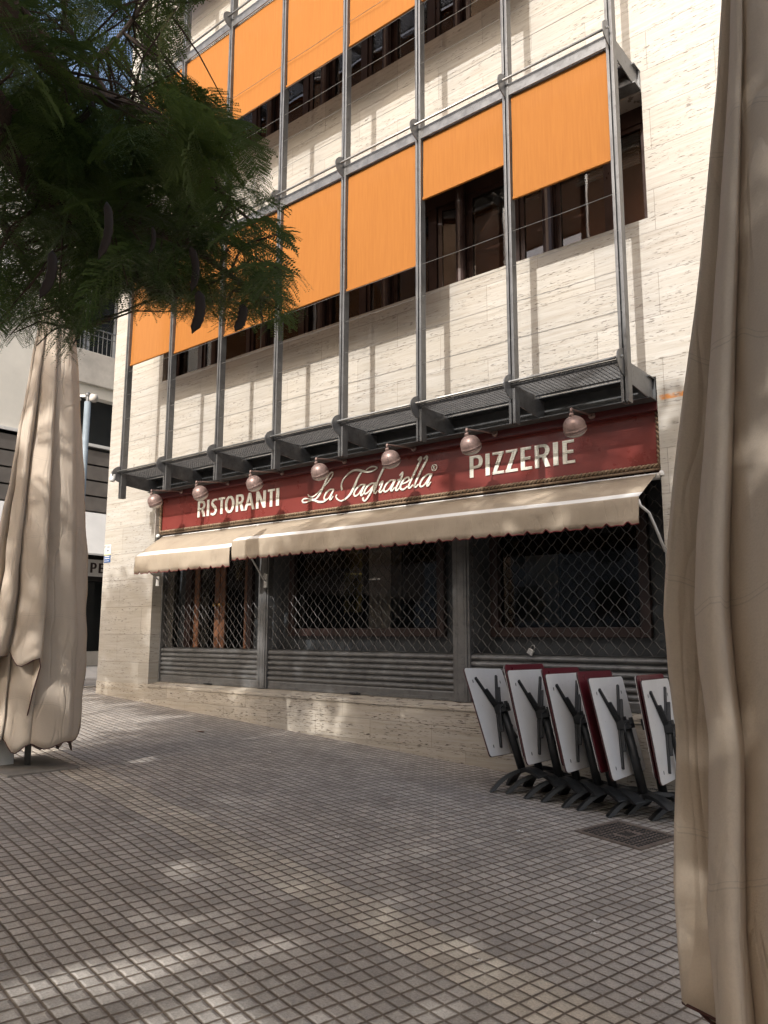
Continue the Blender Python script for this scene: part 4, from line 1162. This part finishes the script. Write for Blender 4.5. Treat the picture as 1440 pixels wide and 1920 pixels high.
def frond_fine(seed):
    r_ = random.Random(seed); V = []; F = []
    def quad(a, b, wd, nrm):
        d = (b-a); s_ = d.cross(nrm)
        if s_.length < 1e-9: return
        s_.normalize(); o = len(V)
        V.extend([a, a+d*.35+s_*wd, b, a+d*.6-s_*wd]); F.append((o,o+1,o+2,o+3))
    L = .25; NP = 8; nz = Vector((0,0,1))
    def rach(t): return Vector((L*t, .012*math.sin(t*3+seed), -.09*t*t))
    for k in range(4): quad(rach(k/4), rach((k+1)/4), .0015, nz)
    for j in range(NP):
        t = .14+.86*j/(NP-1); base = rach(t)
        pl_ = .118*(.55+.45*math.sin(math.pi*(.18+.72*t)))*r_.uniform(.9,1.08)
        for sg_ in (-1, 1):
            an = rad(62-22*t+r_.uniform(-5,5)); d = Vector((math.cos(an), sg_*math.sin(an), -.25+r_.uniform(-.12,.08))).normalized()
            e = d.cross(nz).normalized(); n2 = e.cross(d)
            cur = lambda s_: base + d*(pl_*s_) + Vector((0,0,-.022*s_*s_))
            quad(cur(0), cur(1), .0009, nz)
            for q in range(12):
                s_ = .07+.91*q/11; c = cur(s_); ll = .0150*(1-.35*abs(s_-.45))
                for s2 in (-1, 1):
                    tip = c + d*(ll*.45) + e*(s2*ll) + n2*r_.uniform(-.003,.002)
                    quad(c, tip, .0036, nz)
    return np.array([tuple(v) for v in V], np.float32), np.array(F, np.int32)
def frond_coarse(seed):
    r_ = random.Random(seed); V = []; F = []
    for j in range(8):
        t = .15+.85*j/7; base = Vector((.34*t, 0, -.12*t*t))
        for sg_ in (-1, 1):
            an = rad(60-20*t); d = Vector((math.cos(an), sg_*math.sin(an), -.25)); s_ = Vector((-d.y, d.x, 0))
            l = .15*(.6+.4*math.sin(math.pi*t)); o = len(V)
            V.extend([base, base+d*l*.4+s_*.022, base+d*l, base+d*l*.6-s_*.022]); F.append((o,o+1,o+2,o+3))
    return np.array([tuple(v) for v in V], np.float32), np.array(F, np.int32)
FINE = [frond_fine(i) for i in range(5)]; COARSE = [frond_coarse(i) for i in range(3)]
def frame(d, roll):
    d = d.normalized(); up = Vector((0,0,1))
    y = up.cross(d)
    if y.length < .05: y = Vector((0,1,0))
    y.normalize(); z = d.cross(y)
    c, s_ = math.cos(roll), math.sin(roll)
    return np.array([d, y*c+z*s_, z*c-y*s_], np.float32)
def leaf_mesh(name, items, parent, mat):
    """items: list of (template, position, direction, roll, scale)"""
    Vs = []; Fs = []; o = 0
    for (tv, tf), p, d, roll, sc in items:
        R_ = frame(d, roll)
        Vs.append((tv*sc) @ R_ + np.array(p, np.float32)); Fs.append(tf+o); o += len(tv)
    V = np.concatenate(Vs); F = np.concatenate(Fs)
    me = bpy.data.meshes.new(name)
    me.vertices.add(len(V)); me.vertices.foreach_set('co', V.ravel())
    me.loops.add(F.size); me.loops.foreach_set('vertex_index', F.ravel())
    me.polygons.add(len(F)); me.polygons.foreach_set('loop_start', np.arange(0, F.size, 4, dtype=np.int32))
    me.update(calc_edges=True)
    me.materials.append(mat)
    ob = bpy.data.objects.new(name, me); COL.objects.link(ob); attach(ob, parent); return ob
R2 = random.Random(21)
def rdir(down=.15):
    a = R2.uniform(0, 2*math.pi); return Vector((math.cos(a), math.sin(a), R2.uniform(-.55, .35)-down)).normalized()

def limb_tube(b, pts, r0, r1, n=8):
    # catmull-rom resample
    P = [Vector(p) for p in pts]; out = []
    for i in range(len(P)-1):
        a0, a1, a2, a3 = P[max(i-1,0)], P[i], P[i+1], P[min(i+2,len(P)-1)]
        for k in range(4):
            t = k/4; out.append(.5*((2*a1)+(-a0+a2)*t+(2*a0-5*a1+4*a2-a3)*t*t+(-a0+3*a1-3*a2+a3)*t**3))
    out.append(P[-1])
    m_ = len(out); b.tube(out, [r0+(r1-r0)*i/(m_-1) for i in range(m_)], n)
    return out

# near tree: its trunk stands left of the camera, its branches hang into the picture
ta = empty('feathery_tree', (-5.6, -8.0, gz(-5.6)), 'feathery leaved tree with long dark pods, hanging over the upper left', 'tree', 'trees of the forecourt')
bt = MB()
limb_tube(bt, [(-5.6,-8.0,gz(-5.6)-.05), (-5.55,-8.0,0), (-5.4,-7.9,1.1), (-5.2,-7.7,2.0)], .17, .12, 14)
bt.build('trunk', M['bark'], ta, smooth=True)
bl = MB(); nodes = []
def path(L): return [tuple(at(*p)) for p in L]
l1 = [(-5.2,-7.7,2.0),(-4.9,-6.9,2.9)] + path([(-90,-90,3.4),(20,35,3.5),(90,115,3.6),(140,162,3.75),(205,188,3.9),(285,220,4.1),(365,290,4.2),(430,380,4.3)])
l2 = [(-5.2,-7.7,2.0),(-5.0,-6.9,2.2)] + path([(-90,160,3.5),(0,262,3.7),(45,330,3.8),(100,385,3.9),(180,402,4.0),(260,425,4.1),(350,458,4.2),(430,515,4.3),(490,560,4.4)])
l3 = path([(-60,340,4.6),(20,440,4.6),(60,520,4.6),(110,580,4.6),(150,620,4.6)])
l4 = path([(100,385,3.9),(170,470,4.1),(240,520,4.2),(330,560,4.3)])
l5 = path([(205,188,3.9),(150,90,4.1),(120,20,4.3),(160,-60,4.4)])
l6 = path([(45,25,3.5),(110,90,3.9),(170,110,4.3),(230,60,4.5),(300,-40,4.6)])
for L, a, b_ in ((l1,.075,.012),(l2,.07,.010),(l3,.03,.008),(l4,.022,.007),(l5,.02,.008),(l6,.022,.008)):
    nodes += limb_tube(bl, L, a, b_)
l7 = [(-5.2,-7.7,2.0),(-3.6,-8.0,3.4),(-2.0,-7.8,4.6),(-.5,-7.6,5.2)]
l8 = [(-5.2,-7.7,2.0),(-6.2,-7.4,3.3),(-7.0,-6.8,4.4)]
limb_tube(bl, l7, .08, .03); limb_tube(bl, l8, .08, .03)
# leaf clusters in view
items = []; clusters = []
tries = 0
while len(clusters) < 240 and tries < 40000:
    tries += 1
    if R2.random() < .07: x = R2.uniform(275, 385); y = R2.uniform(-60, 50); ok = inpoly(x, y, VIS2)
    else: x = R2.uniform(-60, 560); y = R2.uniform(-60, 650); ok = inpoly(x, y, VIS)
    if not ok: continue
    # thinner where the sky shows through
    if 60 < x < 260 and -20 < y < 130 and R2.random() < .75: continue
    dep = R2.uniform(3.3, 5.4)
    p = at(x, y, dep)
    if not shade_ok(p): continue
    clusters.append((p, x, y))
for p, x, y in clusters:
    nd = min(nodes, key=lambda q: (q-p).length)
    mid = (nd+p)/2 + Vector((R2.uniform(-.05,.05), R2.uniform(-.05,.05), R2.uniform(0,.08)))
    if (nd-p).length < 1.1: bl.tube([nd, mid, p], [.008,.005,.003], 5)
    out = (p-nd); out.z *= .4
    for k in range(R2.randint(4, 6)):
        d = (rdir(.25) + (out.normalized()*.8 if out.length > .05 else Vector((0,0,0)))).normalized()
        q = p + Vector((R2.uniform(-.09,.09), R2.uniform(-.09,.09), R2.uniform(-.07,.07)))
        sc = R2.uniform(.95, 1.35)
        tip = proj(q + d*.25*sc + Vector((0,0,-.12*sc)))
        if tip and tip[0] > -90 and tip[1] > -60 and not (inpoly(tip[0], tip[1], VIS) or inpoly(tip[0], tip[1], VIS2)):
            continue
        items.append((FINE[R2.randrange(5)], q, d, R2.uniform(-.5,.5), sc))
leaf_mesh('crown', items, ta, M['leaf'])
bl.build('limb', M['bark'], ta, smooth=True)
TREES = []     # (empty, trunk x, trunk y)
def canopy(n, seed):
    """fills the crowns overhead: clumps of leaves between z 2.9 and 9, behind and above the viewer"""
    rr = random.Random(seed); bins = [[] for _ in TREES]; cl = []
    while len(cl) < 420:
        xw = rr.uniform(-14, 3.5); zw = rr.uniform(-9.5, 2.1); t = rr.uniform(7.4, 15)
        p = Vector((xw+.16*t, -t, zw+.72*t))
        if not 3.0 < p.z < 9.2: continue
        cl.append(p)
    k = t = 0
    while k < n and t < n*12:
        t += 1
        p = rr.choice(cl) + Vector((rr.gauss(0,.42), rr.gauss(0,.42), rr.gauss(0,.30)))
        if p.z < 2.7 or not shade_ok(p): continue
        q = proj(p)
        if q and (-120 < q[0] < 1560) and (-160 < q[1] < 2000): continue
        i = min(range(len(TREES)), key=lambda j: (TREES[j][1]-p.x)**2+(TREES[j][2]-p.y)**2)
        bins[i].append((COARSE[rr.randrange(3)], p, rdir(.1), rr.uniform(-.6,.6), rr.uniform(.95,1.5))); k += 1
    for i, b in enumerate(bins):
        if b: leaf_mesh('outer_crown' if i == 0 else 'crown', b, TREES[i][0], M['leaf'])
def pod(x0, y0, x1, y1, dep, wpx):
    a = at(x0, y0, dep); b_ = at(x1, y1, dep); d = b_-a; n = 12; mb = MB(); side = d.cross(FW).normalized(); vs = []
    for k in range(n+1):
        v = k/n; c = a + d*v + side*(.10*d.length*math.sin(v*math.pi)) 
        wd = (wpx/FPX*dep/2)*min(1, v*9+.12)*min(1, (1-v)*5+.05)*(1+.08*math.sin(v*40)); th = .0065*min(1, v*9+.2)*min(1,(1-v)*6+.2)
        for j in range(8): an = j*math.pi/4; vs.append(c + side*wd*math.cos(an) + FW*th*math.sin(an))
    fs = [tuple(range(8))[::-1], tuple(n*8+j for j in range(8))]
    for k in range(n):
        for j in range(8): fs.append((k*8+j, k*8+(j+1) % 8, (k+1)*8+(j+1) % 8, (k+1)*8+j))
    mb.add(vs, fs); mb.build('seed_pod', M['pod'], ta, smooth=True)
pod(373, 545, 360, 626, 3.1, 20); pod(456, 570, 441, 622, 3.1, 18); pod(200, 378, 184, 488, 3.0, 17)
pod(98, 470, 74, 560, 3.0, 20); pod(358, 462, 359, 548, 3.2, 15); pod(286, 425, 279, 478, 3.2, 9); pod(175, 190, 140, 232, 3.6, 14)

TREES.append((ta, -4.8, -8.0))
def back_tree(cx, cy, top, cen, radi, n, seed, lab):
    t = empty('feathery_tree', (cx, cy, gz(cx)), lab, 'tree', 'trees of the forecourt')
    b = MB(); z0 = gz(cx)
    limb_tube(b, [(cx,cy,z0-.05),(cx+.05,cy,z0+1.4),(cx-.1,cy+.1,top)], .20, .13, 14); b.build('trunk', M['bark'], t, smooth=True)
    b = MB(); rr = random.Random(seed)
    for k in range(6):
        a = k*1.05+.3; e = Vector((cen[0]+radi[0]*.7*math.cos(a), cen[1]+radi[1]*.6*math.sin(a), cen[2]+rr.uniform(-.3,1.0)))
        s_ = Vector((cx-.1, cy+.1, top)); limb_tube(b, [s_, s_.lerp(e, .5)+Vector((0,0,.4)), e], .09, .025)
    b.build('limb', M['bark'], t, smooth=True)
    TREES.append((t, cx, cy))
back_tree(1.8, -12.0, 3.2, (1.0,-11.2,6.6), (5.2,3.4,2.0), 5200, 31, 'feathery leaved tree behind the viewer, shading the tables and right hand parasol')
back_tree(-6.5, -13.0, 2.8, (-6.0,-12.2,6.2), (4.6,3.2,2.4), 4200, 32, 'feathery leaved tree behind and left of the viewer, shading the doorway side of the paving')
canopy(9300, 9)
